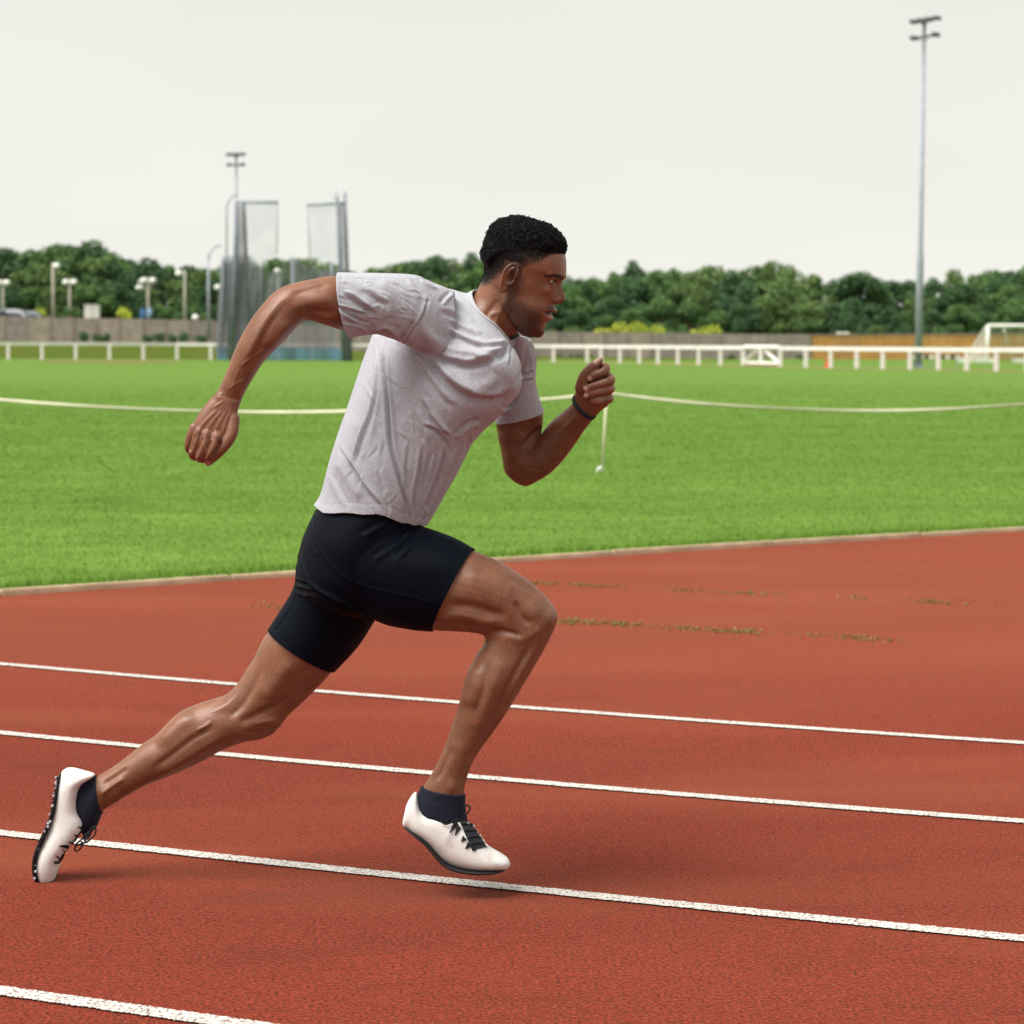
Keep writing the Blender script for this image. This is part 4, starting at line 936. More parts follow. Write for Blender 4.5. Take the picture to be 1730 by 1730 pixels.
for q in ([(330, 733), (324, 750), (321.5, 763)], [(342, 739), (335, 757), (331, 772)], [(357, 744), (350, 762), (343.5, 775)], [(374, 745), (364, 762), (356, 772)]): S.stroke(q, 1.8, -3.2*k, 'g', 0.1)
# front arm
S.stroke([(846, 725), (856, 755), (868, 780)], 10, 2.5*k); S.stroke([(916, 720), (898, 738), (880, 755)], 4, -4.5*k); S.stroke([(885, 730), (875, 750)], 12, 3*k)
S.stroke([(955, 705), (930, 735), (905, 760)], 12, 3*k); S.stroke([(985, 712), (960, 745), (935, 775)], 7, -2*k); S.stroke([(976, 700), (950, 728)], 3, 1.4*k); S.stroke([(892, 788), (905, 794), (920, 793)], 2, -1.2*k)
S.stroke([(978, 655), (984, 662), (988, 672)], 1.6, -1.2*k); S.stroke([(998, 690), (1010, 684), (1022, 680)], 4, 2*k)
# neck
S.sel = np.ones(len(S.V), bool)
S.stroke([(857, 500), (845, 525), (836, 552), (832, 572)], 5, 2.6*k); S.stroke([(842, 505), (828, 525), (818, 545)], 5, -2.0*k); S.stroke([(866, 520), (856, 545), (846, 565)], 5, -2.0*k); S.stroke([(853, 527), (838, 529), (822, 534)], 4, 1.2*k)
S.D *= 1.45
S.done()
sst_ = lambda x, e0, e1: (lambda t: t*t*(3-2*t))(np.clip((x-e0)/(e1-e0), 0, 1))
# ---- face modelling in head coordinates (both sides)
V = gv(body); N_ = gn(body); hl = head_local(V); a, l, b = hl.T; al = np.abs(l); D = np.zeros(len(V))
def hb(ac, lc, bc, ra, rl, rb, amp, both=True):
    global D
    L_ = al if both else l
    D += amp*np.exp(-((a-ac)/ra)**2-((L_-lc)/rl)**2-((b-bc)/rb)**2)*isH
hb(101, 31, 27.0, 16, 17, 3.2, -3.6e-3)            # fold above the lid
hb(100, 31, 5.0, 16, 16, 4.5, -0.8e-3)             # under the eye
hb(109, 17, 14, 10, 7, 11, -4.0e-3)                # inner corner
hb(104, 30, -33, 18, 8, 16, -1.8e-3); hb(110, 24, -30, 14, 4, 10, -1.5e-3)   # cheek fold
hb(116, 0, -35, 10, 3.2, 5, -1.5e-3)               # philtrum
hb(112, 0, -51.0, 22, 33, 1.9, -6.0e-3)            # mouth line, lips a little apart
hb(100, 25, -52, 14, 5, 6, -2.5e-3)
hb(108, 0, -74, 12, 18, 6, -2.5e-3)                # under lower lip
hb(60, 62, -30, 30, 30, 18, -3.0e-3)               # cheek hollow
hb(21, 80, 1, 5.0, 14, 8.5, -9.0e-3); hb(22, 80, 14, 3.5, 14, 6, -4.0e-3)    # shell of the ear
hb(122, 7.5, -25.5, 6, 3.2, 3, -3e-3)              # nostrils
hb(112, 5, 38, 10, 4, 10, -1.2e-3)
# eye opening
eo = isH & (al > 15) & (al < 45) & (a > 78)
xx = (al-31)/13; op = eo & (np.abs(xx) < 1) & (b < 17.6+3.4*(1-xx**2)) & (b > 16.6-3.0*(1-xx**2))
D[op] -= 3.4e-3
sv(body, V + N_*D[:, None])
ck = sst_(hl[:, 0], 52, 68)*sst_(-hl[:, 0], -108, -98)*sst_(np.abs(hl[:, 1]), 16, 26)*sst_(-hl[:, 2], -9, -3)*sst_(hl[:, 2], -32, -20)*isH
smooth(body, 30, 0.5, 0.0, ck)
smooth(body, 1); smooth(body, 6, mask=(isH & ~op & (np.abs(hl[:, 0]-18) > 22)).astype(float))
# ---- skin colours
V = gv(body); UV = PXA(V); hl = head_local(V); a, l, b = hl.T; al = np.abs(l)
SK = np.array([0.200, 0.081, 0.042]); C = np.tile(SK, (len(V), 1))
n1 = hash_noise(V, 55, 1); n2 = hash_noise(V, 260, 2); n3 = hash_noise(V, 1100, 3)
C *= (0.80+0.26*n1+0.14*n2)[:, None]; C[:, 0] *= 1+0.05*(n1-0.5)
# scars, freckles, darker knee and elbow skin
for u, v, r, f in ((799, 1230, 2.5, .45), (841, 1168, 2, 1.5), (770, 1225, 2, 1.4), (770, 1285, 2.5, .7), (843, 1090, 1.5, .6)):
    w_ = np.exp(-((UV[:, 0]-u)**2+(UV[:, 1]-v)**2)/r**2)*(V[:, 1] < 5.05); C *= (1+(f-1)*w_)[:, None]
w_ = np.exp(-((UV[:, 0]-938)**2+(UV[:, 1]-1038)**2)/13**2); C = C*(1-0.35*w_[:, None])+np.array([.30, .20, .16])*0.35*w_[:, None]
def blend(mask, col, f=1.0):
    global C
    m = np.clip(mask*f, 0, 1)[:, None]; C = C*(1-m)+np.asarray(col)*m
sst = lambda x, e0, e1: (lambda t: t*t*(3-2*t))(np.clip((x-e0)/(e1-e0), 0, 1))
# beard shadow, moustache
lim = np.interp(-b, [-20, 40, 60, 85, 105, 118], [16, 16, 22, 42, 62, 78]); jaw = isH*sst(-b, 18, 62)*sst(-a, -112, -92)*sst(a-lim, -26, 6)
side = isH*sst(al, 44, 58)*sst(-a, -62, -30)*sst(-b, -40, 10)*sst(a-lim, -8, 8)*0.85
front = isH*(a > 85)*(np.exp(-((b+36.5+0.14*al)/5.5)**2)*sst(-al, -40, -30)*0.95 + np.exp(-((b+80)/8)**2)*sst(-al, -12, -7)*0.7 + sst(-b, 82, 96)*0.9)
beard = np.maximum(np.maximum(jaw*sst(-b-0.55*np.clip(a-40, 0, 60), 8, 40), side), front)
blend(beard*(0.72+0.5*(n3-0.3)), (0.024, 0.013, 0.011), 0.92)
# hair fade on the sides and nape
hairline = np.interp(a, [-80, -60, -35, -5, 8, 34, 40, 60, 76, 84, 96, 110], [-44, -42, -34, -2, 6, 8, 26, 42, 56, 70, 76, 82])
fade = isH*sst(b-hairline, -3, 9)*sst(b-hairline, -6, 34+0*a); fade = isH*np.clip((b-hairline)/np.interp(a, [-60, -25, 10, 60, 90], [9, 15, 34, 26, 8]), 0, 1)**0.75*(b > hairline)
behind = isH*(a < -30)
blend(fade**0.8*(0.60+0.55*hash_noise(V, 480, 5)), (0.012, 0.011, 0.012), 0.97)
# brows, lips, eyelid line
bx = np.interp(al, [6, 20, 38, 54], [26.5, 30, 31.5, 25]); blend(isH*(a > 66)*np.exp(-((b-bx-1.0)/np.interp(al, [5, 15, 46, 58], [4.6, 5.2, 4.4, 1.8]))**4)*(al > 5)*(al < 57)*(0.9+0.4*n3), (0.012, 0.010, 0.010), 1.0)
lip = isH*(a > 80)*(al < 38); blend(lip*np.exp(-((b+45)/4.4)**2)*sst(-al, -31, -20), (0.13, 0.050, 0.042), 0.85); blend(lip*np.exp(-((b+59)/5.2)**2)*sst(-al, -29, -18), (0.38, 0.16, 0.13), 0.9); blend(lip*np.exp(-((b+51.0+0.05*al)/2.5)**2)*sst(-al, -37, -30), (0.020, 0.008, 0.008), 0.95)
xx = (al-31)/14; e_up = 17.8+4.2*(1-xx**2); blend(isH*(a > 76)*(np.abs(xx) < 1.05)*np.exp(-((b-e_up)/1.5)**2), (0.016, 0.012, 0.010), 0.95); blend(isH*(a > 76)*(np.abs(xx) < 1)*np.exp(-((b-(16.2-3.4*(1-xx**2)))/1.2)**2), (0.05, 0.025, 0.018), 0.7)
blend(isH*np.exp(-((a-122)/7)**2-((al-7.5)/3.2)**2-((b+27)/2.6)**2), (0.03, 0.013, 0.010), 0.9)
# paler palms, finger nails
pal = (V[:, 1] < 5.2)*np.exp(-(((UV[:, 0]-985)/13)**2+((UV[:, 1]-664)/22)**2)); blend(pal, (0.30, 0.125, 0.08), 0.4)
for u, v, r in ((996, 640, 4.2), (989.5, 657.5, 4.2), (990, 668.5, 3.8), (351, 782.5, 4.5)):
    blend(np.exp(-(((UV[:, 0]-u)/r)**2+((UV[:, 1]-v)/r)**2)**2)*((V[:, 1] < 5.2)), (0.62, 0.38, 0.31) if v < 700 else (0.45, 0.20, 0.16), 0.95)
w_, t_ = poly_dist(UV, [(1006, 614), (1015.5, 605)]); blend(np.exp(-((w_+2)/4.5)**2)*(np.hypot(UV[:, 0]-1011, UV[:, 1]-609) < 9)*(V[:, 1] < 5.3), (0.60, 0.36, 0.29), 0.9)
for u, v in ((328, 724), (337.5, 731), (350, 737), (367, 740), (1024, 622), (1026, 641), (1025, 657), (1024, 674)): blend(np.exp(-((UV[:, 0]-u)**2+(UV[:, 1]-v)**2)/5.0**2)*isH*0+np.exp(-((UV[:, 0]-u)**2+(UV[:, 1]-v)**2)/5.0**2)*(~isH), (0.085, 0.034, 0.022), 0.55)
set_col(body, C)
M_skin, t, bs = mat_base('skin')
ca = t.nodes.new('ShaderNodeAttribute'); ca.attribute_name = 'col'; mt = t.nodes.new('ShaderNodeTexNoise'); mt.inputs['Scale'].default_value = 240; mt.inputs['Detail'].default_value = 6; mt.inputs['Roughness'].default_value = 0.7
mr_ = t.nodes.new('ShaderNodeMapRange'); mr_.inputs['From Min'].default_value = 0.3; mr_.inputs['From Max'].default_value = 0.7; mr_.inputs['To Min'].default_value = 0.74; mr_.inputs['To Max'].default_value = 1.22; t.links.new(mt.outputs[0], mr_.inputs['Value'])
hv_ = t.nodes.new('ShaderNodeHueSaturation'); t.links.new(mr_.outputs[0], hv_.inputs['Value']); t.links.new(ca.outputs['Color'], hv_.inputs['Color']); t.links.new(hv_.outputs[0], bs.inputs['Base Color'])
bs.inputs["Roughness"].default_value = 0.38; bs.inputs["Specular IOR Level"].default_value = 0.46
bs.inputs['Subsurface Weight'].default_value = 0.12; bs.inputs['Subsurface Radius'].default_value = (0.010, 0.004, 0.002); bs.inputs['Subsurface Scale'].default_value = 0.6
tcx = t.nodes.new('ShaderNodeTexCoord'); nz = t.nodes.new('ShaderNodeTexNoise'); nz.inputs['Scale'].default_value = 420; nz.inputs['Detail'].default_value = 3
t.links.new(tcx.outputs['Object'], nz.inputs['Vector']); bp = t.nodes.new('ShaderNodeBump'); bp.inputs['Distance'].default_value = 0.0012; bp.inputs['Strength'].default_value = 0.6
t.links.new(nz.outputs[0], bp.inputs['Height']); t.links.new(bp.outputs[0], bs.inputs['Normal'])
finish(body, M_skin)
runner = empty('person', (Pn(77, 1501, 5.14)[0], 5.14, 0.0)); R0 = Vector(runner.location)
tag(runner, 'man sprinting in grey T-shirt, black shorts and white running spikes on the red track', 'person')
def attach(name, me, parent=None):
    if parent is None:
        me.transform(Matrix.Translation(-R0)); return obj(name, me, runner)
    me.transform(Matrix.Translation(-R0)); return obj(name, me, parent)
body_o = attach('body', body)
# ================================================================ CLOTHES
from mathutils.bvhtree import BVHTree
def tri(p1, p2, p3, toward):
    p1, p2, p3 = Vector(p1), Vector(p2), Vector(p3); n = (p2-p1).cross(p3-p1).normalized()
    if n.dot(Vector(toward)-p1) < 0: n = -n
    return p1, n
def shirt_material():
    m, t, b = mat_base('heather_jersey'); N, L = t.nodes.new, t.links.new
    tc = N('ShaderNodeTexCoord')
    mp = N('ShaderNodeMapping'); mp.inputs['Rotation'].default_value = (0, math.radians(-28), 0); mp.inputs['Scale'].default_value = (900, 900, 210); L(tc.outputs['Object'], mp.inputs['Vector'])
    n1 = N('ShaderNodeTexNoise'); n1.inputs['Scale'].default_value = 1.0; n1.inputs['Detail'].default_value = 3; L(mp.outputs[0], n1.inputs['Vector'])
    r = N('ShaderNodeValToRGB'); r.color_ramp.elements[0].position = 0.30; r.color_ramp.elements[1].position = 0.66
    r.color_ramp.elements[0].color = (0.255, 0.262, 0.30, 1); r.color_ramp.elements[1].color = (0.475, 0.482, 0.53, 1); L(n1.outputs[0], r.inputs['Fac']); L(r.outputs[0], b.inputs['Base Color'])
    b.inputs['Roughness'].default_value = 0.9; b.inputs['Specular IOR Level'].default_value = 0.15; b.inputs['Sheen Weight'].default_value = 0.15
    n2 = N('ShaderNodeTexNoise'); n2.inputs['Scale'].default_value = 38; n2.inputs['Detail'].default_value = 5; n2.inputs['Roughness'].default_value = 0.55
    mp2 = N('ShaderNodeMapping'); mp2.inputs['Rotation'].default_value = (0, math.radians(-25), 0); mp2.inputs['Scale'].default_value = (1.0, 0.8, 0.45); L(tc.outputs['Object'], mp2.inputs['Vector']); L(mp2.outputs[0], n2.inputs['Vector'])
    b1 = N('ShaderNodeBump'); b1.inputs['Distance'].default_value = 0.006; b1.inputs['Strength'].default_value = 0.7; L(n2.outputs[0], b1.inputs['Height'])
    b2 = N('ShaderNodeBump'); b2.inputs['Distance'].default_value = 0.0006; b2.inputs['Strength'].default_value = 0.8; L(n1.outputs[0], b2.inputs['Height']); L(b1.outputs[0], b2.inputs['Normal']); L(b2.outputs[0], b.inputs['Normal'])
    return m
M_shirt = shirt_material()
# ---- T-shirt
T = Vol()
T.loft([(822, 462, 892, 556, 5.07, .070), (808, 482, 876, 570, 5.075, .072), (797, 493, 867, 582, 5.08, .078), (783, 494, 872, 594, 5.085, .105, 15), (755, 486, 880, 615, 5.09, .155, 25), (712, 482, 882, 642, 5.09, .195, 28), (664, 505, 876, 662, 5.09, .20, 28), (634, 548, 860, 685, 5.09, .19, 25), (617, 590, 838, 708, 5.09, .18, 20), (603, 632, 817, 727, 5.09, .172, 15), (586, 686, 797, 751, 5.09, .166, 10), (572, 727, 786, 775, 5.09, .164, 5), (558, 773, 765, 815, 5.09, .166, 0), (548, 812, 745, 849, 5.09, .168, 0), (540, 838, 731, 873, 5.09, .170, 0), (524, 862, 717, 896, 5.09, .172, 0), (512, 890, 702, 925, 5.09, .172, 0)], n=72)
T.loft([(768, 492, 772, 612, 4.995, .07), (735, 478, 742, 606, 4.965, .078), (704, 465, 706, 592, 4.94, .078), (670, 462, 672, 577, 4.915, .074), (635, 461, 640, 566, 4.895, .071), (602, 460.5, 614, 567, 4.88, .069), (571, 460, 591, 573, 4.86, .068), (548, 460, 572, 580, 4.845, .068)], n=56)
T.loft([(838, 560, 884, 568, 5.20, .05), (846, 580, 899, 576, 5.235, .062), (848, 610, 907, 607, 5.265, .066), (846, 645, 905, 640, 5.29, .066), (842, 680, 910, 668, 5.305, .066), (837, 714, 919.5, 695, 5.315, .066), (834, 738, 927, 718, 5.32, .066)], n=48)
shirt = remesh(T, 0.0026); smooth(shirt, 14)
S = Sculpt(shirt)
# broad volumes first, then folds
F_ = lambda pts, w, amp, kind='fold', ends=0.22: S.stroke(pts, w*0.9, amp*0.0018, kind, ends)
F_([(705, 553), (739, 598), (777, 612), (805, 612), (847, 592), (861, 572)], 9, -6.5); F_([(711, 545), (745, 582), (780, 594), (812, 594), (845, 580)], 8, 4.5, 'g')
F_([(750, 556), (777, 569), (811, 583), (841, 583), (856, 577)], 6, -4.2); F_([(755, 540), (789, 557), (814, 570)], 5.5, -3.6); F_([(741, 520), (775, 535), (803, 552)], 7, -2.4)
F_([(709, 575), (736, 616), (764, 647), (800, 667), (841, 669), (868, 650)], 11, -7.5); F_([(745, 618), (775, 640), (810, 652), (850, 640)], 13, 5, 'g')
F_([(700, 590), (722, 632), (748, 668), (770, 690)], 8, -3.0); F_([(778, 606), (776, 617), (790, 622)], 3.5, -2.2)
F_([(647, 572), (650, 631), (654, 686), (658, 753), (672, 808), (691, 880)], 4.2, 5.5, 'fold', 0.12); F_([(652, 580), (657, 631), (662, 686), (668, 753), (682, 808), (697, 884)], 4, 4.0, 'g', 0.15); F_([(639, 575), (637, 642), (628, 690), (608, 747), (597, 789)], 4.2, 4.0, 'fold', 0.2); F_([(643, 578), (642, 642), (636, 700), (622, 760)], 4, 2.5, 'g')
F_([(572, 752), (597, 789), (617, 822), (652, 864)], 5, -5.0); F_([(566, 775), (590, 812), (612, 846)], 9, 3.0, 'g')
F_([(711, 668), (727, 698), (744, 722), (764, 740)], 5.5, -5.0); F_([(714, 715), (739, 727), (758, 748)], 4.5, -4.2); F_([(766, 740), (788, 721), (812, 709)], 5, 4.2); F_([(722, 690), (738, 715), (752, 735)], 4.5, 2.8, 'g'); F_([(700, 690), (712, 720), (722, 750)], 6, -2.6)
F_([(750, 752), (741, 789), (722, 836), (702, 882)], 4.5, 4.2); F_([(777, 752), (752, 806), (731, 850), (713, 888)], 4.2, 4.0); F_([(712, 748), (706, 795), (697, 836), (695, 880)], 4.5, 3.6); F_([(764, 760), (742, 806), (724, 850)], 3.5, 2.4, 'g'); F_([(732, 760), (722, 800), (707, 845)], 4, -2.6); F_([(690, 740), (684, 790), (684, 840)], 5, 2.2); F_([(792, 757), (768, 800), (745, 845)], 3.5, 2.2)
F_([(640, 790), (650, 825), (664, 868)], 5, -2.6); F_([(610, 700), (598, 750), (582, 800)], 10, 2.2, 'g'); F_([(560, 800), (572, 830), (590, 858)], 6, 2.0)
# sleeve
F_([(580, 492), (611, 513), (636, 529)], 6, -4.6); F_([(570, 517), (592, 523), (622, 531)], 3.2, -3.4); F_([(573, 524), (592, 536), (612, 546), (628, 548)], 4, 3.6); F_([(610, 484), (633, 500), (657, 515)], 7, -3.4); F_([(577, 545), (600, 548), (625, 556)], 4, 2.8); F_([(628, 563), (652, 556), (676, 575)], 5, -4.2); F_([(640, 470), (655, 500), (662, 540)], 10, 2.4, 'g')
F_([(724, 505), (716, 530), (704, 550), (682, 583)], 2.0, -2.4, 'g', 0.05); F_([(719, 510), (711, 533), (699, 552), (678, 580)], 3, 1.3, 'g', 0.05); F_([(700, 540), (690, 560), (672, 578)], 5, -4, 'g'); F_([(712, 470), (722, 478), (742, 487)], 4, 3.0); F_([(765, 493), (752, 505), (745, 515)], 4.5, -2.6); F_([(690, 470), (705, 490), (714, 505)], 6, 2.0)
F_([(800, 590), (820, 600), (846, 600)], 6, 2.6)
# far sleeve
F_([(893, 566), (889, 597), (881, 630), (868, 655)], 3.2, -2.2, 'g', 0.1); F_([(882, 632), (893, 627), (903, 626)], 3, -4.2); F_([(879, 643), (890, 640), (903, 639)], 3, -4.0); F_([(896, 590), (901, 612), (898, 626)], 4, 2.4); F_([(845, 693), (860, 690), (878, 672)], 5, 2.6); F_([(865, 580), (861, 600), (858, 618)], 3, 2.4); F_([(855, 585), (850, 600), (840, 610)], 3, 2)
# many small pulled creases
cr = random.Random(11); torso = [(690, 560), (860, 600), (865, 660), (800, 740), (712, 880), (560, 850), (600, 700), (640, 590)]
for _ in range(150):
    u, v = cr.uniform(550, 870), cr.uniform(520, 880)
    if not in_poly(np.array([[u, v]]), torso)[0]: continue
    an = math.radians(np.interp(v, [540, 640, 720, 800, 880], [25, 40, 75, 105, 112])+cr.gauss(0, 16)); ln = cr.uniform(16, 46); bd = cr.gauss(0, 0.12)*ln
    dx, dy = math.cos(an)*ln/2, math.sin(an)*ln/2; F_([(u-dx, v-dy), (u-dy/ln*bd*2, v+dx/ln*bd*2), (u+dx, v+dy)], cr.uniform(2.2, 4.2), cr.choice((-1, 1))*cr.uniform(0.5, 1.35), cr.choice(('fold', 'fold', 'g')), 0.4)
for _ in range(34):
    u, v = cr.uniform(578, 700), cr.uniform(470, 560); an = math.radians(28+cr.gauss(0, 20)); ln = cr.uniform(14, 34); dx, dy = math.cos(an)*ln/2, math.sin(an)*ln/2
    F_([(u-dx, v-dy), (u+1.5, v-1.5), (u+dx, v+dy)], cr.uniform(2.2, 3.6), cr.choice((-1, 1))*cr.uniform(0.5, 1.2), 'fold', 0.4)
S.done(); smooth(shirt, 2)
# hems: sleeve ends, neck, waist
c, n = tri(P(571, 460, 4.86), P(591, 573, 4.86), P(573.5, 520, 4.79), P(400, 500, 4.86)); cut(shirt, c, n, lambda p: p.x < P(625, 500, 4.87).x and p.z > P(600, 600, 4.87).z and p.y < 4.99)
c, n = tri(P(838, 714.5, 5.315), P(919.5, 695, 5.315), P(884, 711, 5.25), P(880, 900, 5.3)); cut(shirt, c, n, lambda p: p.y > 5.235 and p.z < P(850, 672, 5.3).z and p.x > P(826, 700, 5.3).x)
# neckline: cut height around the neck axis follows the collar seam
cpx = [(801, 496, 5.075), (803, 513, 5.03), (808, 531, 5.006), (814.5, 545, 4.999), (822, 556.5, 5.002), (830, 567, 5.012), (838.5, 575, 5.024), (847, 579.5, 5.04), (856, 579.5, 5.06), (863, 574, 5.085), (866.5, 562, 5.11), (862, 545, 5.14), (850, 522, 5.152), (830, 503, 5.145), (812, 494, 5.11)]
CL = np.array([Pn(*q) for q in cpx]); nC = Pn(835, 540, 5.072); nD = Pn(862, 495, 5.07)-Pn(815, 580, 5.08); nD /= np.linalg.norm(nD)
nE = np.cross(nD, [0, 1, 0]); nE /= np.linalg.norm(nE); nG = np.cross(nD, nE); NB = np.stack([nE, nG, nD])
q = (CL-nC)@NB.T; pa = np.arctan2(q[:, 1], q[:, 0]); o_ = np.argsort(pa); PA, PH, PR = pa[o_], q[o_, 2], np.hypot(q[o_, 0], q[o_, 1])
def hcut(X):
    an, T3 = np.arctan2(X[:, 1], X[:, 0]), np.r_[PA-2*np.pi, PA, PA+2*np.pi]
    return np.interp(an, T3, np.r_[PH, PH, PH]) - 0.004 + 2.0*np.maximum(0, np.hypot(X[:, 0], X[:, 1])-np.interp(an, T3, np.r_[PR, PR, PR])-0.002)
tree_s = BVHTree.FromPolygons([tuple(v) for v in gv(shirt)], [tuple(p.vertices) for p in shirt.polygons])
V = (gv(shirt)-nC)@NB.T; V[:, 2] -= hcut(V); sv(shirt, V)
cut(shirt, Vector((0, 0, 0.0)), Vector((0, 0, 1)), lambda p: math.hypot(p.x, p.y) < 0.12 and p.z > -0.06)
V = gv(shirt); V[:, 2] += hcut(V); sv(shirt, V@NB + nC)
hem = [(500, 858), (529, 857), (547, 865), (565, 864.5), (583, 862.5), (600, 863), (617, 865), (640, 864), (655, 868), (680, 880.5), (690, 882), (700, 887), (708, 887), (719, 892.5), (740, 893)]
hx = [P(u, v, 5.0).x for u, v in hem]; hz = [P(u, v, 5.0).z for u, v in hem]
V = gv(shirt); V[:, 2] -= np.interp(V[:, 0], hx, hz); sv(shirt, V)
cut(shirt, Vector((0, 0, 0)), Vector((0, 0, -1)), lambda p: p.z < 0.12 and p.x < P(760, 880, 5).x)
V = gv(shirt); V[:, 2] += np.interp(V[:, 0], hx, hz); sv(shirt, V)
# shallow stitch line along the waist and sleeve hems
S = Sculpt(shirt); S.stroke([(u, v-13) for u, v in hem[1:14]], 1.6, -0.8e-3, 'g', 0.02); S.stroke([(578, 462), (577, 503), (584, 540), (598, 570)], 1.6, -0.7e-3, 'g', 0.02); S.done()
finish(shirt, M_shirt)
shirt_o = attach('t_shirt', shirt); md = shirt_o.modifiers.new('cloth', 'SOLIDIFY'); md.thickness = 0.0022; md.offset = -1
M_rib = mk('collar_rib', (0.45, 0.46, 0.485), (0.34, 0.35, 0.375), 260, 0.9, bump=0.0012, bscale=500)
cl = crom(np.vstack([CL, CL[:1]]), 8)[:-1]
def snap(Q, off):
    out_ = []
    for p in Q:
        h = tree_s.find_nearest(Vector(p)); n_ = h[1]; r_ = Vector(p)-Vector(nC); r_ = r_-Vector(nD)*r_.dot(Vector(nD))
        if n_.dot(r_) < 0: n_ = -n_
        out_.append(np.array(h[0]+n_*off))
    return np.array(out_)
def sm(A, k_=4):
    for _ in range(k_): A = (A+np.roll(A, 1, 0)+np.roll(A, -1, 0))/3
    return A
rad = (cl-nC)-((cl-nC)@nD)[:, None]*nD; rad /= np.linalg.norm(rad, axis=1)[:, None]
R = [sm(snap(cl-nD*0.0165+rad*0.006, 0.0002)), sm(snap(cl-nD*0.0155+rad*0.006, 0.0022)), sm(snap(cl-nD*0.009+rad*0.003, 0.0030)), sm(snap(cl-nD*0.003, 0.0030)), sm(snap(cl+nD*0.0015, 0.0022)), sm(snap(cl+nD*0.002, 0.0002)), sm(snap(cl-nD*0.002, -.0015)), sm(snap(cl-nD*0.012, -.002))]
n_ = len(cl); V = np.concatenate(R); Fc = []
for i in range(len(R)):
    i2 = (i+1) % len(R)
    for k_ in range(n_): k2 = (k_+1) % n_; Fc.append([i*n_+k_, i*n_+k2, i2*n_+k2, i2*n_+k_])
me = mesh_np('collar', V, Fc, M_rib, True); bm = bmesh.new(); bm.from_mesh(me); bmesh.ops.recalc_face_normals(bm, faces=bm.faces); bm.to_mesh(me); bm.free(); attach('collar', me, shirt_o)
# ---- shorts
M_short = mk('black_lycra', (0.0012, 0.0030, 0.0085), (0.0008, 0.0022, 0.0065), 60, 0.62, bump=0.0005, bscale=900, spec=0.09)
Q = Vol()
Q.loft([(556, 815, 738, 850, 5.09, .150, 0), (545, 842, 722, 872, 5.09, .158), (531, 866, 714, 893, 5.09, .168), (514, 902, 700, 925, 5.09, .175), (505, 934, 684, 962, 5.09, .172), (500, 966, 664, 1000, 5.09, .165), (512, 1000, 645, 1030, 5.09, .14), (545, 1025, 632, 1044, 5.09, .08)], n=64)
Q.loft([(640, 880, 515, 940, 5.03, .10), (692, 884, 548, 990, 5.02, .104), (742, 898.5, 632, 1047, 5.005, .1005), (776, 912.5, 690, 1063, 5.0, .0945), (801.5, 927, 731, 1067, 4.995, .0885), (838, 942, 768, 1070, 4.99, .080)], n=56)
Q.loft([(520, 900, 650, 960, 5.13, .10), (502, 950, 650, 1020, 5.145, .105), (496, 991, 632, 1051, 5.16, .104), (476, 1027, 604, 1094, 5.17, .0975), (452.5, 1063, 566, 1135, 5.175, .0895), (438, 1084, 541, 1162, 5.178, .083)], n=56)
shorts = remesh(Q, 0.003); smooth(shorts, 10)
S = Sculpt(shorts)
F_([(503, 935), (520, 985), (560, 1012), (600, 1032), (634, 1048)], 5, -5, 'fold', 0.1); F_([(498, 990), (515, 996), (535, 1002)], 4, -3.5); F_([(500, 1000), (512, 1003), (528, 1006)], 3, 2.5); F_([(497, 978), (510, 984), (525, 990)], 3.5, -2.5)
F_([(690, 890), (672, 912), (650, 930), (628, 945)], 7, -3.2); F_([(707, 893), (690, 920), (668, 945)], 6, -3.4); F_([(655, 870), (635, 890), (605, 905)], 7, -2.4)
F_([(531, 870), (532, 905), (548, 940), (580, 975), (640, 997), (700, 1010), (735, 1020)], 1.5, 1.1, 'g', 0.02); F_([(502, 925), (507, 960), (524, 992), (550, 1013)], 1.5, 1.1, 'g', 0.05); F_([(500, 1002), (490, 1030), (463, 1068)], 1.8, -1.5, 'g', 0.03)
F_([(560, 1060), (580, 1080), (600, 1085)], 8, 2, 'g'); F_([(640, 940), (720, 955), (780, 950)], 28, 3, 'g')
S.done()
c, n = tri(P(731, 1067, 4.995), P(801, 927, 4.995), P(761, 991, 4.907), P(900, 1050, 4.99)); cut(shorts, c, n, lambda p: p.x > P(715, 1000, 5).x and p.y < 5.12)
c, n = tri(P(453, 1063, 5.175), P(565, 1134, 5.175), P(499, 1107, 5.087), P(400, 1200, 5.175)); cut(shorts, c, n, lambda p: p.x < P(600, 1000, 5.17).x and p.z < P(500, 1020, 5.17).z)
c = Vector(P(640, 832, 5.09)); n = Vector((-0.28, 0, 1)).normalized(); cut(shorts, c, n)
S = Sculpt(shorts); S.stroke([(722, 1065), (733, 1026), (752, 988), (771, 953), (791, 924)], 1.5, -0.7e-3, 'g', 0.02); S.stroke([(462, 1057), (488, 1090), (530, 1109), (570, 1124)], 1.5, -0.7e-3, 'g', 0.02); S.done()
finish(shorts, M_short); shorts_o = attach('shorts', shorts); md = shorts_o.modifiers.new('cloth', 'SOLIDIFY'); md.thickness = 0.0016; md.offset = -1
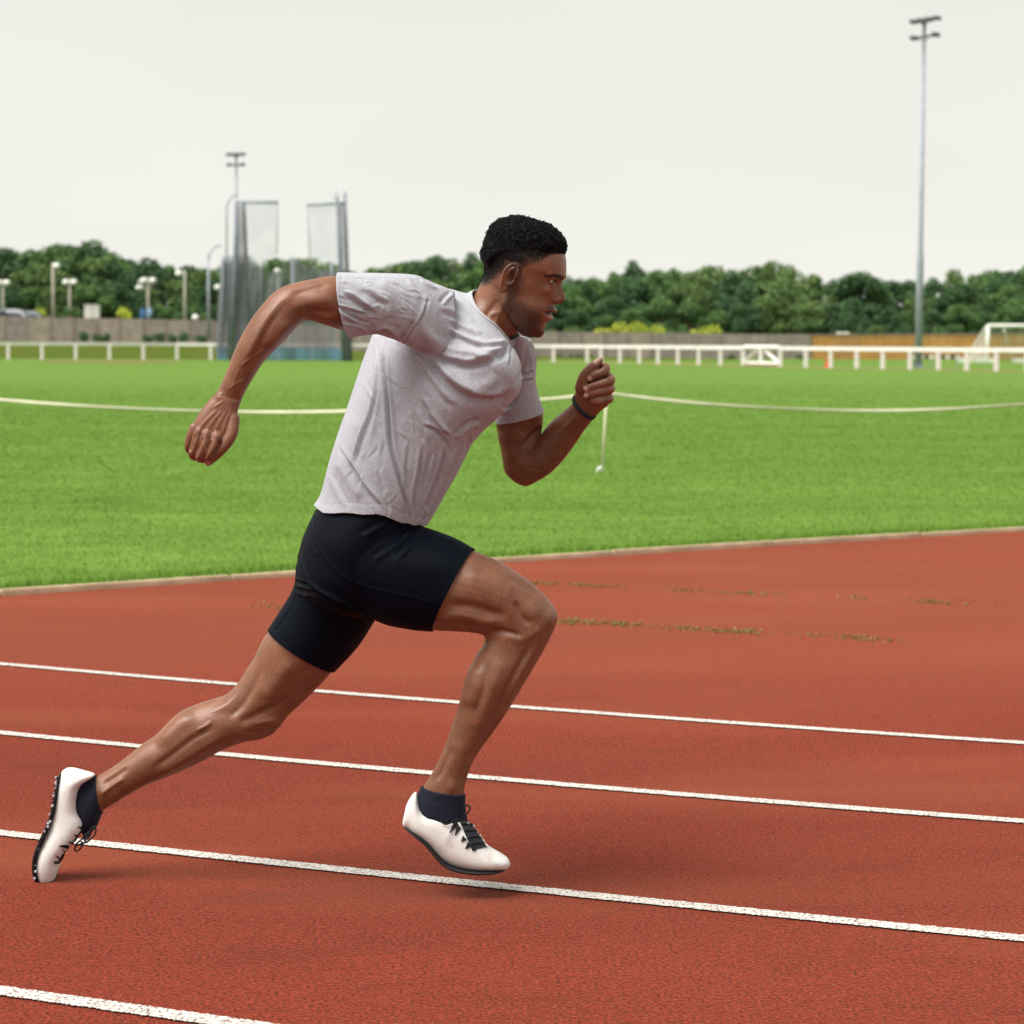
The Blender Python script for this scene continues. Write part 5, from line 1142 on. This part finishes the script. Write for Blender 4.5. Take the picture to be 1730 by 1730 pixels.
# ---- socks and spikes
M_sock = mk('navy_sock', (0.007, 0.010, 0.026), (0.004, 0.007, 0.018), 300, 0.9, bump=0.0012, bscale=600, stretch=(1, 1, .3))
def shoe_material():
    m, t, b = mat_base('white_knit'); N, L = t.nodes.new, t.links.new
    tc = N('ShaderNodeTexCoord'); n1 = N('ShaderNodeTexNoise'); n1.inputs['Scale'].default_value = 16; n1.inputs['Detail'].default_value = 4; L(tc.outputs['Object'], n1.inputs['Vector'])
    r = N('ShaderNodeValToRGB'); e = r.color_ramp.elements; e[0].position = 0.28; e[0].color = (0.56, 0.50, 0.44, 1); e[1].position = 0.44; e[1].color = (0.76, 0.75, 0.73, 1); L(n1.outputs[0], r.inputs['Fac']); L(r.outputs[0], b.inputs['Base Color'])
    n2 = N('ShaderNodeTexNoise'); n2.inputs['Scale'].default_value = 520; L(tc.outputs['Object'], n2.inputs['Vector']); bp = N('ShaderNodeBump'); bp.inputs['Distance'].default_value = 0.0008; L(n2.outputs[0], bp.inputs['Height']); L(bp.outputs[0], b.inputs['Normal'])
    b.inputs['Roughness'].default_value = 0.6; b.inputs['Specular IOR Level'].default_value = 0.3; return m
M_shoe = shoe_material()
M_sole = mk('black_sole', (0.012, 0.012, 0.015), (0.008, 0.008, 0.010), 40, 0.5); M_lace = mk('black_lace', (0.010, 0.011, 0.016), (0.006, 0.007, 0.010), 80, 0.8); M_stud = mk('sole_stud', (0.62, 0.66, 0.72), (0.45, 0.5, 0.56), 40, 0.4); M_tongue = mk('black_tongue', (0.016, 0.018, 0.024), (0.010, 0.011, 0.015), 90, 0.7)
def loft_mesh(name, st, mat, sub=6, n=48):
    me = Vol().loft(st, sub, n).mesh(name); bm = bmesh.new(); bm.from_mesh(me); bmesh.ops.recalc_face_normals(bm, faces=bm.faces); bm.to_mesh(me); bm.free(); finish(me, mat); return me
def sock(st, name='sock'):
    me = loft_mesh('sock', st, M_sock, 8, 48)
    S = Sculpt(me); S.D += (hash_noise(S.V*[1, 1, 1], 140, 9)-0.5)*0.0012; S.done(); return attach(name, me)
sock([(710.5, 1329, 786, 1342, 5.0, .0355), (709.5, 1331.5, 786.5, 1344, 5.0, .0375), (706, 1341, 786.5, 1353, 5.0, .0375), (702.5, 1355, 787, 1366, 5.0, .038), (701, 1372, 790, 1384, 5.0, .038), (706, 1390, 800, 1405, 5.0, .034)])
sock([(162.5, 1309.5, 173.5, 1374, 5.158, .0345), (159.5, 1310.5, 171.5, 1376, 5.158, .0365), (154, 1312, 168.5, 1384, 5.157, .037), (146, 1313.5, 164, 1395, 5.156, .037), (136, 1318, 156, 1405, 5.155, .036), (122, 1328, 144, 1416, 5.155, .03)])
def make_shoe(upper, sole, name, label, lacing):
    me = loft_mesh(name, upper, M_shoe, 6, 56)
    root = attach(name, me); root['label'] = label
    # world-space tree for laying laces on the surface
    V = gv(me)+np.array(R0); tree_ = BVHTree.FromPolygons([tuple(v) for v in V], [tuple(p.vertices) for p in me.polygons])
    so = loft_mesh('sole', [[r[0], r[1], r[0]+(r[2]-r[0])*.72, r[1]+(r[3]-r[1])*.72]+list(r[4:]) for r in sole], M_sole, 6, 40); attach('sole', so, root)
    def hit(u, v, off=0.001):
        d = ray(u, v).normalized(); o = Vector((0, 0, HCAM)); h = tree_.ray_cast(o, d)
        if h[0] is None:
            h = tree_.find_nearest(P(u, v, upper[6][4]-0.02)); 
        nn = h[1]; 
        if nn.dot(d) > 0: nn = -nn
        return Vector(h[0]) + nn*off - d*off*0.5
    lacing(root, hit)
    return root
def patch(hit, quad, name, mat, root, nu=14, nv=20, off=0.0012):
    (a, b, c_, d) = [np.array(q, float) for q in quad]; V = []
    for j in range(nv+1):
        for i in range(nu+1):
            s, t_ = i/nu, j/nv; p = (a*(1-s)+b*s)*(1-t_)+(d*(1-s)+c_*s)*t_; V.append(tuple(hit(p[0], p[1], off)))
    Fc = [[j*(nu+1)+i, j*(nu+1)+i+1, (j+1)*(nu+1)+i+1, (j+1)*(nu+1)+i] for j in range(nv) for i in range(nu)]
    me = mesh_np(name, V, Fc, mat, True); return attach(name, me, root)
def lace(hit, pts, r, root, mat=None, off=0.0016, name='lace', free=None):
    S_ = crom(np.array(pts, float), 5); w_ = [hit(p[0], p[1], off) if free is None else P(p[0], p[1], free) for p in S_]
    m = MB(); m.tube(w_, r, 6); o = m.build(name, mat or M_lace, None, True); me = o.data; bpy.data.objects.remove(o); return attach(name, me, root)
def lace_front(root, hit):
    px = lambda x, y: (640+x/6.654, 1300+y/6.654)
    patch(hit, [px(900, 575), px(1035, 565), px(1212, 875), px(1048, 905)], 'tongue', M_tongue, root)
    patch(hit, [px(790, 470), px(950, 420), px(935, 560), px(860, 600)], 'tongue', M_tongue, root, off=0.002)
    for a, b, w_ in ((px(900, 640), px(855, 742), 3), (px(965, 770), px(925, 815), 3), (px(1020, 840), px(972, 895), 3), (px(1075, 880), px(1050, 918), 3), (px(870, 600), px(800, 705), 3)):
        mid = ((a[0]+b[0])/2+1.2, (a[1]+b[1])/2); patch(hit, [(a[0]-3.2, a[1]-4.2), (a[0]+4, a[1]+3.5), (b[0]+.8, b[1]+.4), (b[0]-.4, b[1]-.4)], 'lace', M_lace, root, 4, 8, 0.0018)
    lace(hit, [px(870, 570), px(800, 610), px(740, 620), px(703, 580), px(720, 520), px(790, 495), px(830, 520)], 0.0014, root, off=0.004)
    lace(hit, [px(830, 545), px(780, 570), px(740, 600)], 0.0013, root, off=0.004)
    lace(hit, [px(880, 560), px(840, 640), px(800, 710)], 0.0018, root, off=0.003); lace(hit, [px(800, 708), px(770, 750), px(742, 792)], 0.0011, root, mat=M_stud, off=0.003, name='aglet')
    lace(None, [px(955, 515), px(1000, 485), px(1024, 440), px(1010, 405), px(975, 405), px(955, 450)], 0.0022, root, free=4.975)
    for k_ in range(6):
        t_ = k_/5; a = (1015+t_*185, 575+t_*275); lace(hit, [px(*a), px(a[0]+16, a[1]+22)], 0.0022, root, mat=M_shoe, off=0.002, name='eyelet')
    for k_ in range(4):
        t_ = k_/3.3; a = (925+t_*120, 620+t_*240); b = (1060+t_*120, 625+t_*225); lace(hit, [px(*a), px((a[0]+b[0])/2, (a[1]+b[1])/2-6), px(*b)], 0.0019, root, off=0.0022)
spike_f = make_shoe([(680, 1391, 681, 1384, 5.0, .012, 0, 2.4), (682.5, 1396.5, 688, 1357, 5.0, .026, 0, 2.4), (690, 1401.5, 702.5, 1338.5, 5.0, .0335, 0, 2.4), (701, 1408, 710, 1362, 5.0, .0385, 0, 2.5), (714, 1416.5, 722, 1371, 5.0, .0405, 0, 2.5), (727, 1428.5, 739, 1369, 5.0, .0415, 0, 2.5), (740, 1444, 757, 1371, 5.0, .042, 0, 2.4), (752, 1455, 778, 1378, 5.0, .0435, 0, 2.4), (766, 1461.5, 797, 1394, 5.0, .0455, 0, 2.4), (782, 1465.5, 811, 1412, 5.0, .047, 0, 2.4), (801, 1467.5, 825, 1430, 5.0, .0475, 0, 2.4), (822, 1468, 843, 1441, 5.0, .045, 0, 2.4), (842, 1468, 856, 1449.5, 5.0, .036, 0, 2.4), (853, 1467.5, 860.5, 1455, 5.0, .022, 0, 2.4), (858.5, 1465.5, 862, 1460, 5.0, .008, 0, 2.4)],
    [(683, 1394, 682, 1396.5, 5.0, .020, 0, 4), (692, 1399, 690.5, 1403, 5.0, .032, 0, 4), (705, 1407, 702, 1412, 5.0, .038, 0, 4), (722, 1420, 718, 1426, 5.0, .041, 0, 4), (738, 1438, 733, 1444, 5.0, .042, 0, 4), (752, 1452, 747, 1459, 5.0, .0435, 0, 4), (768, 1459, 763, 1468, 5.0, .046, 0, 4), (788, 1463, 785, 1473, 5.0, .048, 0, 4), (812, 1465, 812, 1475, 5.0, .048, 0, 4), (834, 1465, 836, 1474, 5.0, .041, 0, 4), (848, 1464.5, 851, 1471, 5.0, .028, 0, 4), (855, 1465, 857, 1467, 5.0, .012, 0, 4)],
    'shoe', 'white running spike with black tongue and laces on the leading foot', lace_front)
def lace_rear(root, hit):
    px = lambda x, y: (40+x/7.211, 1280+y/7.211)
    for a, b in (((745, 870), (655, 845)), ((690, 980), (605, 935)), ((620, 1060), (540, 1020)), ((545, 1085), (432, 1075)), ((500, 1160), (460, 1105)), ((435, 1235), (380, 1185))):
        A, B_ = px(*a), px(*b); patch(hit, [(A[0]-1, A[1]-4.0), (A[0]+2.5, A[1]+4), (B_[0]+.6, B_[1]+.8), (B_[0]-.2, B_[1]-.8)], 'lace', M_lace, root, 4, 8, 0.0016)
    patch(hit, [px(745, 810), px(830, 880), px(690, 1040), px(600, 1020)], 'tongue', M_tongue, root, off=0.0014); patch(hit, [px(650, 1000), px(700, 1030), px(520, 1210), px(470, 1180)], 'tongue', M_tongue, root, off=0.0012)
    lace(hit, [px(500, 1180), px(440, 1240), px(415, 1275), px(375, 1270)], 0.0030, root, off=0.002)
    for loop in ([(720, 960), (800, 900), (860, 840), (880, 890), (850, 960), (780, 1020), (700, 1050), (620, 1080)], [(640, 1070), (620, 1120), (660, 1135), (720, 1060), (700, 1020)], [(730, 1000), (790, 940), (835, 870), (800, 960), (740, 1020)], [(640, 1050), (700, 1000), (780, 940), (830, 860)]):
        lace(None, [px(*q) for q in loop], 0.0022, root, free=5.115)
    # studs of the plate
    V = []
    for k_ in range(30):
        t_ = k_/29.0
        e = np.interp(t_, [0, .25, .5, .62, .75, .9, 1], [415, 388, 335, 262, 185, 138, 165]); yv = np.interp(t_, [0, .25, .5, .62, .75, .9, 1], [240, 470, 770, 920, 1060, 1260, 1470])
        for q in range(2):
            m = MB(); c = P(*px(e-14+rng.normal(0, 9), yv+rng.normal(0, 10)), 5.140-0.0435+q*0.02+rng.uniform(-.004, .004)); r_ = rng.uniform(.0012, .0022); m.box(c, (r_*2, r_*2, r_*2.2), rng.uniform(0, 3)); o = m.build('stud', M_stud if rng.uniform() < 0.38 else M_sole); me = o.data; bpy.data.objects.remove(o); attach('stud', me, root)
ZR = 5.14
spike_r = make_shoe([(126, 1297.5, 112, 1297.8, ZR, .008, 0, 2.4), (146, 1304, 104, 1304, ZR, .024, 0, 2.4), (159.5, 1310.5, 100.5, 1315, ZR, .032, 0, 2.4), (137, 1327, 98.5, 1330, ZR, .036, 0, 2.4), (131, 1350, 96, 1350, ZR, .038, 0, 2.4), (133, 1370, 92, 1371, ZR, .039, 0, 2.4), (141, 1386, 86.5, 1388, ZR, .041, 0, 2.4), (140.5, 1400, 80, 1404, ZR, .043, 0, 2.4), (129, 1419, 72.5, 1420, ZR, .0455, 0, 2.4), (115, 1434, 66, 1436, ZR, .047, 0, 2.4), (103.5, 1450, 62.5, 1453, ZR, .047, 0, 2.4), (99.5, 1465, 63, 1470, ZR, .044, 0, 2.4), (93.5, 1481, 67, 1485, ZR, .036, 0, 2.4), (88, 1494, 72, 1497, ZR, .022, 0, 2.4), (83, 1500.5, 77, 1501, ZR, .007, 0, 2.4)],
    [(105, 1303, 102.5, 1306, ZR, .018, 0, 4), (102.5, 1316, 97.5, 1317, ZR, .030, 0, 4), (99.5, 1345, 93, 1345, ZR, .038, 0, 4), (94, 1371, 87.5, 1370, ZR, .040, 0, 4), (86, 1394, 79, 1391, ZR, .043, 0, 4), (76, 1417, 69, 1414, ZR, .046, 0, 4), (68, 1437, 61, 1434, ZR, .048, 0, 4), (65, 1455, 58, 1455, ZR, .047, 0, 4), (66, 1473, 59, 1474, ZR, .042, 0, 4), (70, 1488, 63.5, 1490, ZR, .030, 0, 4), (75, 1499, 71, 1500, ZR, .014, 0, 4)],
    'shoe', 'white running spike with studded black sole on the trailing foot', lace_rear)
# ---- wristband
E1 = (Pn(969.5, 671.5, 5.19)-Pn(1005, 703, 5.19))/2; Cb = (Pn(969.5, 671.5, 5.19)+Pn(1005, 703, 5.19))/2; sh = Pn(983.5, 697.5, 5.17)-Pn(987, 687, 5.17); axn = np.array([0.62, -0.1, 0.75]); R = []
for k_ in range(40):
    t_ = 2*np.pi*k_/40; base = Cb+E1*math.cos(t_)*1.03+np.array([0, .0245*math.sin(t_), 0])+np.array([sh[0], 0, sh[2]])*(-math.sin(t_)); o_ = base-Cb; o_ = o_/np.linalg.norm(o_)
    R.append([base+axn*0.0042*cx_+o_*0.0018*cy_ for cx_, cy_ in ((-1, -.6), (-1, .6), (-.6, 1), (.6, 1), (1, .6), (1, -.6), (.6, -1), (-.6, -1))])
V = np.array(R).reshape(-1, 3); Fc = [[i*8+j, i*8+(j+1) % 8, ((i+1) % 40)*8+(j+1) % 8, ((i+1) % 40)*8+j] for i in range(40) for j in range(8)]
attach('wristband', mesh_np('wristband', V, Fc, M_lace, True))
# ---- eyes
for s in (-1, 1):
    c = H(91.2, s*31, 16.5); v_ = Vol().ell(c, HAX, (.0124, .0124, .0124), 40, 28); me = v_.mesh('eye'); V = gv(me); g = HF*0.97 - HL*0.05*0 + HU*0.10; g /= np.linalg.norm(g)
    an = np.degrees(np.arccos(np.clip(((V-c)/np.linalg.norm(V-c, axis=1)[:, None])@g, -1, 1))); Ce = np.tile([.44, .38, .35], (len(V), 1)); Ce[an < 30] = [.022, .010, .006]; Ce[an < 12] = [.003, .003, .003]
    set_col(me, Ce); m_, t, b_ = mat_base('eye'); ca = t.nodes.new('ShaderNodeAttribute'); ca.attribute_name = 'col'; t.links.new(ca.outputs['Color'], b_.inputs['Base Color']); b_.inputs['Roughness'].default_value = 0.12
    finish(me, m_); attach('eye', me, body_o)
# ---- hair: a dense cap under thousands of small curls
M_hair = mk('black_hair', (0.0048, 0.0046, 0.0058), (0.003, 0.003, 0.0036), 120, 0.7, spec=0.18)
Hv = Vol(); Hv.rings(head_slices([(132, -8, 46, 18), (129, -22, 58, 38), (122, -38, 74, 54), (112, -52, 89, 66), (102, -61, 98, 73), (90, -68, 104, 77), (78, -70.5, 104, 79), (66, -71, 96, 79.5), (52, -71, 60, 79.5), (38, -68.5, 20, 77), (20, -64.5, -8, 72), (0, -56.5, -18, 63), (-16, -48, -28, 50), (-26, -42, -30, 36)], n=72, pw=2.25))
hair = remesh(Hv, 0.003); smooth(hair, 4)
V = gv(hair); N_ = gn(hair); hlv = head_local(V); aa, ll, bb = hlv.T
# the lower hairline of the longer top: everything beneath sinks under the skin
edge = np.interp(aa, [-90, -70, -50, -25, 0, 30, 60, 85, 100, 112], [-10, -4, 16, 44, 54, 60, 66, 73, 77, 80])
edge = edge + (hash_noise(V, 75, 12)-0.5)*12
depth = np.clip((edge-bb)/18, 0, 1); lump = (hash_noise(V, 120, 4)-0.5)*0.006+(hash_noise(V, 260, 6)-0.5)*0.004
top_f = np.clip((bb-edge)/30, 0, 1)
sv(hair, V + N_*(lump*np.clip(top_f+0.1, 0, 1) - depth*0.016 - (1-top_f)*0.003)[:, None]); finish(hair, M_hair)
bm = bmesh.new(); bm.from_mesh(hair); dl = [v for v in bm.verts if depth[v.index] > 0.9]; bmesh.ops.delete(bm, geom=dl, context='VERTS'); bm.to_mesh(hair); bm.free(); hair.update()
V = gv(hair); N_ = gn(hair); bb2 = head_local(V); ed = np.interp(bb2[:, 0], [-90, -70, -50, -25, 0, 30, 60, 85, 100, 112], [-10, -4, 16, 44, 54, 60, 66, 73, 77, 80])
cand = np.where(bb2[:, 2] > ed+1)[0]; pick = rng.choice(cand, 7500); nr, ns = 9, 4; CV = []; CF = []
th1 = np.linspace(0, 2*np.pi, nr, endpoint=False); th2 = np.linspace(0, 2*np.pi, ns, endpoint=False)
tmpl = np.array([[(math.cos(x), math.sin(x), 0.35*x/6.28, math.cos(y), math.sin(y)) for y in th2] for x in th1]).reshape(-1, 5)
tf = np.array([[i*ns+j, i*ns+(j+1) % ns, (i+1)*ns+(j+1) % ns, (i+1)*ns+j] for i in range(nr-1) for j in range(ns)])
for q, i in enumerate(pick):
    tp = np.clip((bb2[i, 2]-ed[i])/25, 0.15, 1); r1 = rng.uniform(.0014, .0030)*(0.4+0.6*tp); r2 = 0.0006
    ax = rng.normal(size=3); ax /= np.linalg.norm(ax); e1 = np.cross(ax, N_[i]); e1 /= np.linalg.norm(e1)+1e-9; e2 = np.cross(ax, e1)
    rad = tmpl[:, 0:1]*e1+tmpl[:, 1:2]*e2; c = V[i]+N_[i]*rng.uniform(-.001, .0022)*tp
    CV.append(c + rad*(r1+r2*tmpl[:, 3:4]) + ax*(tmpl[:, 2:3]*r1*2+r2*tmpl[:, 4:5])); CF.append(tf+q*nr*ns)
# short stubble of curls running down the fade
Vb_ = gv(body)+np.array(R0); Nb_ = gn(body); hb_ = head_local(Vb_); ed2 = np.interp(hb_[:, 0], [-90, -70, -50, -25, 0, 30, 60, 85, 100, 112], [-10, -4, 16, 44, 54, 60, 66, 73, 77, 80])
hl2 = np.interp(hb_[:, 0], [-80, -60, -35, -5, 8, 34, 40, 60, 76, 84, 96, 110], [-44, -42, -34, -2, 6, 8, 26, 42, 56, 70, 76, 82]); pr = np.clip((hb_[:, 2]-hl2)/np.maximum(ed2-hl2, 6), 0, 1)**1.3*(hb_[:, 2] > hl2)*(hb_[:, 2] < ed2+6)*(np.abs(hb_[:, 0]-20) < 110)*(hb_[:, 2] > -30)*(np.abs(hb_[:, 1]) < 82)*((np.abs(hb_[:, 0]-15) > 20)*1.0+(hb_[:, 2] > 36)*1.0 > 0); pr = pr/pr.sum()
for q2, i in enumerate(rng.choice(len(Vb_), 9000, p=pr)):
    r1 = rng.uniform(.0006, .0014); r2 = 0.00032; ax = rng.normal(size=3); ax /= np.linalg.norm(ax); e1 = np.cross(ax, Nb_[i]); e1 /= np.linalg.norm(e1)+1e-9; e2 = np.cross(ax, e1)
    CV.append(Vb_[i] + (tmpl[:, 0:1]*e1+tmpl[:, 1:2]*e2)*(r1+r2*tmpl[:, 3:4]) + ax*(tmpl[:, 2:3]*r1*2+r2*tmpl[:, 4:5])); CF.append(tf+(len(pick)+q2)*nr*ns)
curl = mesh_np('curls', np.concatenate(CV), np.concatenate(CF), M_hair, True)
hair_o = attach('hair', hair); cu = attach('curls', curl, hair_o); cu['kind'] = 'stuff'
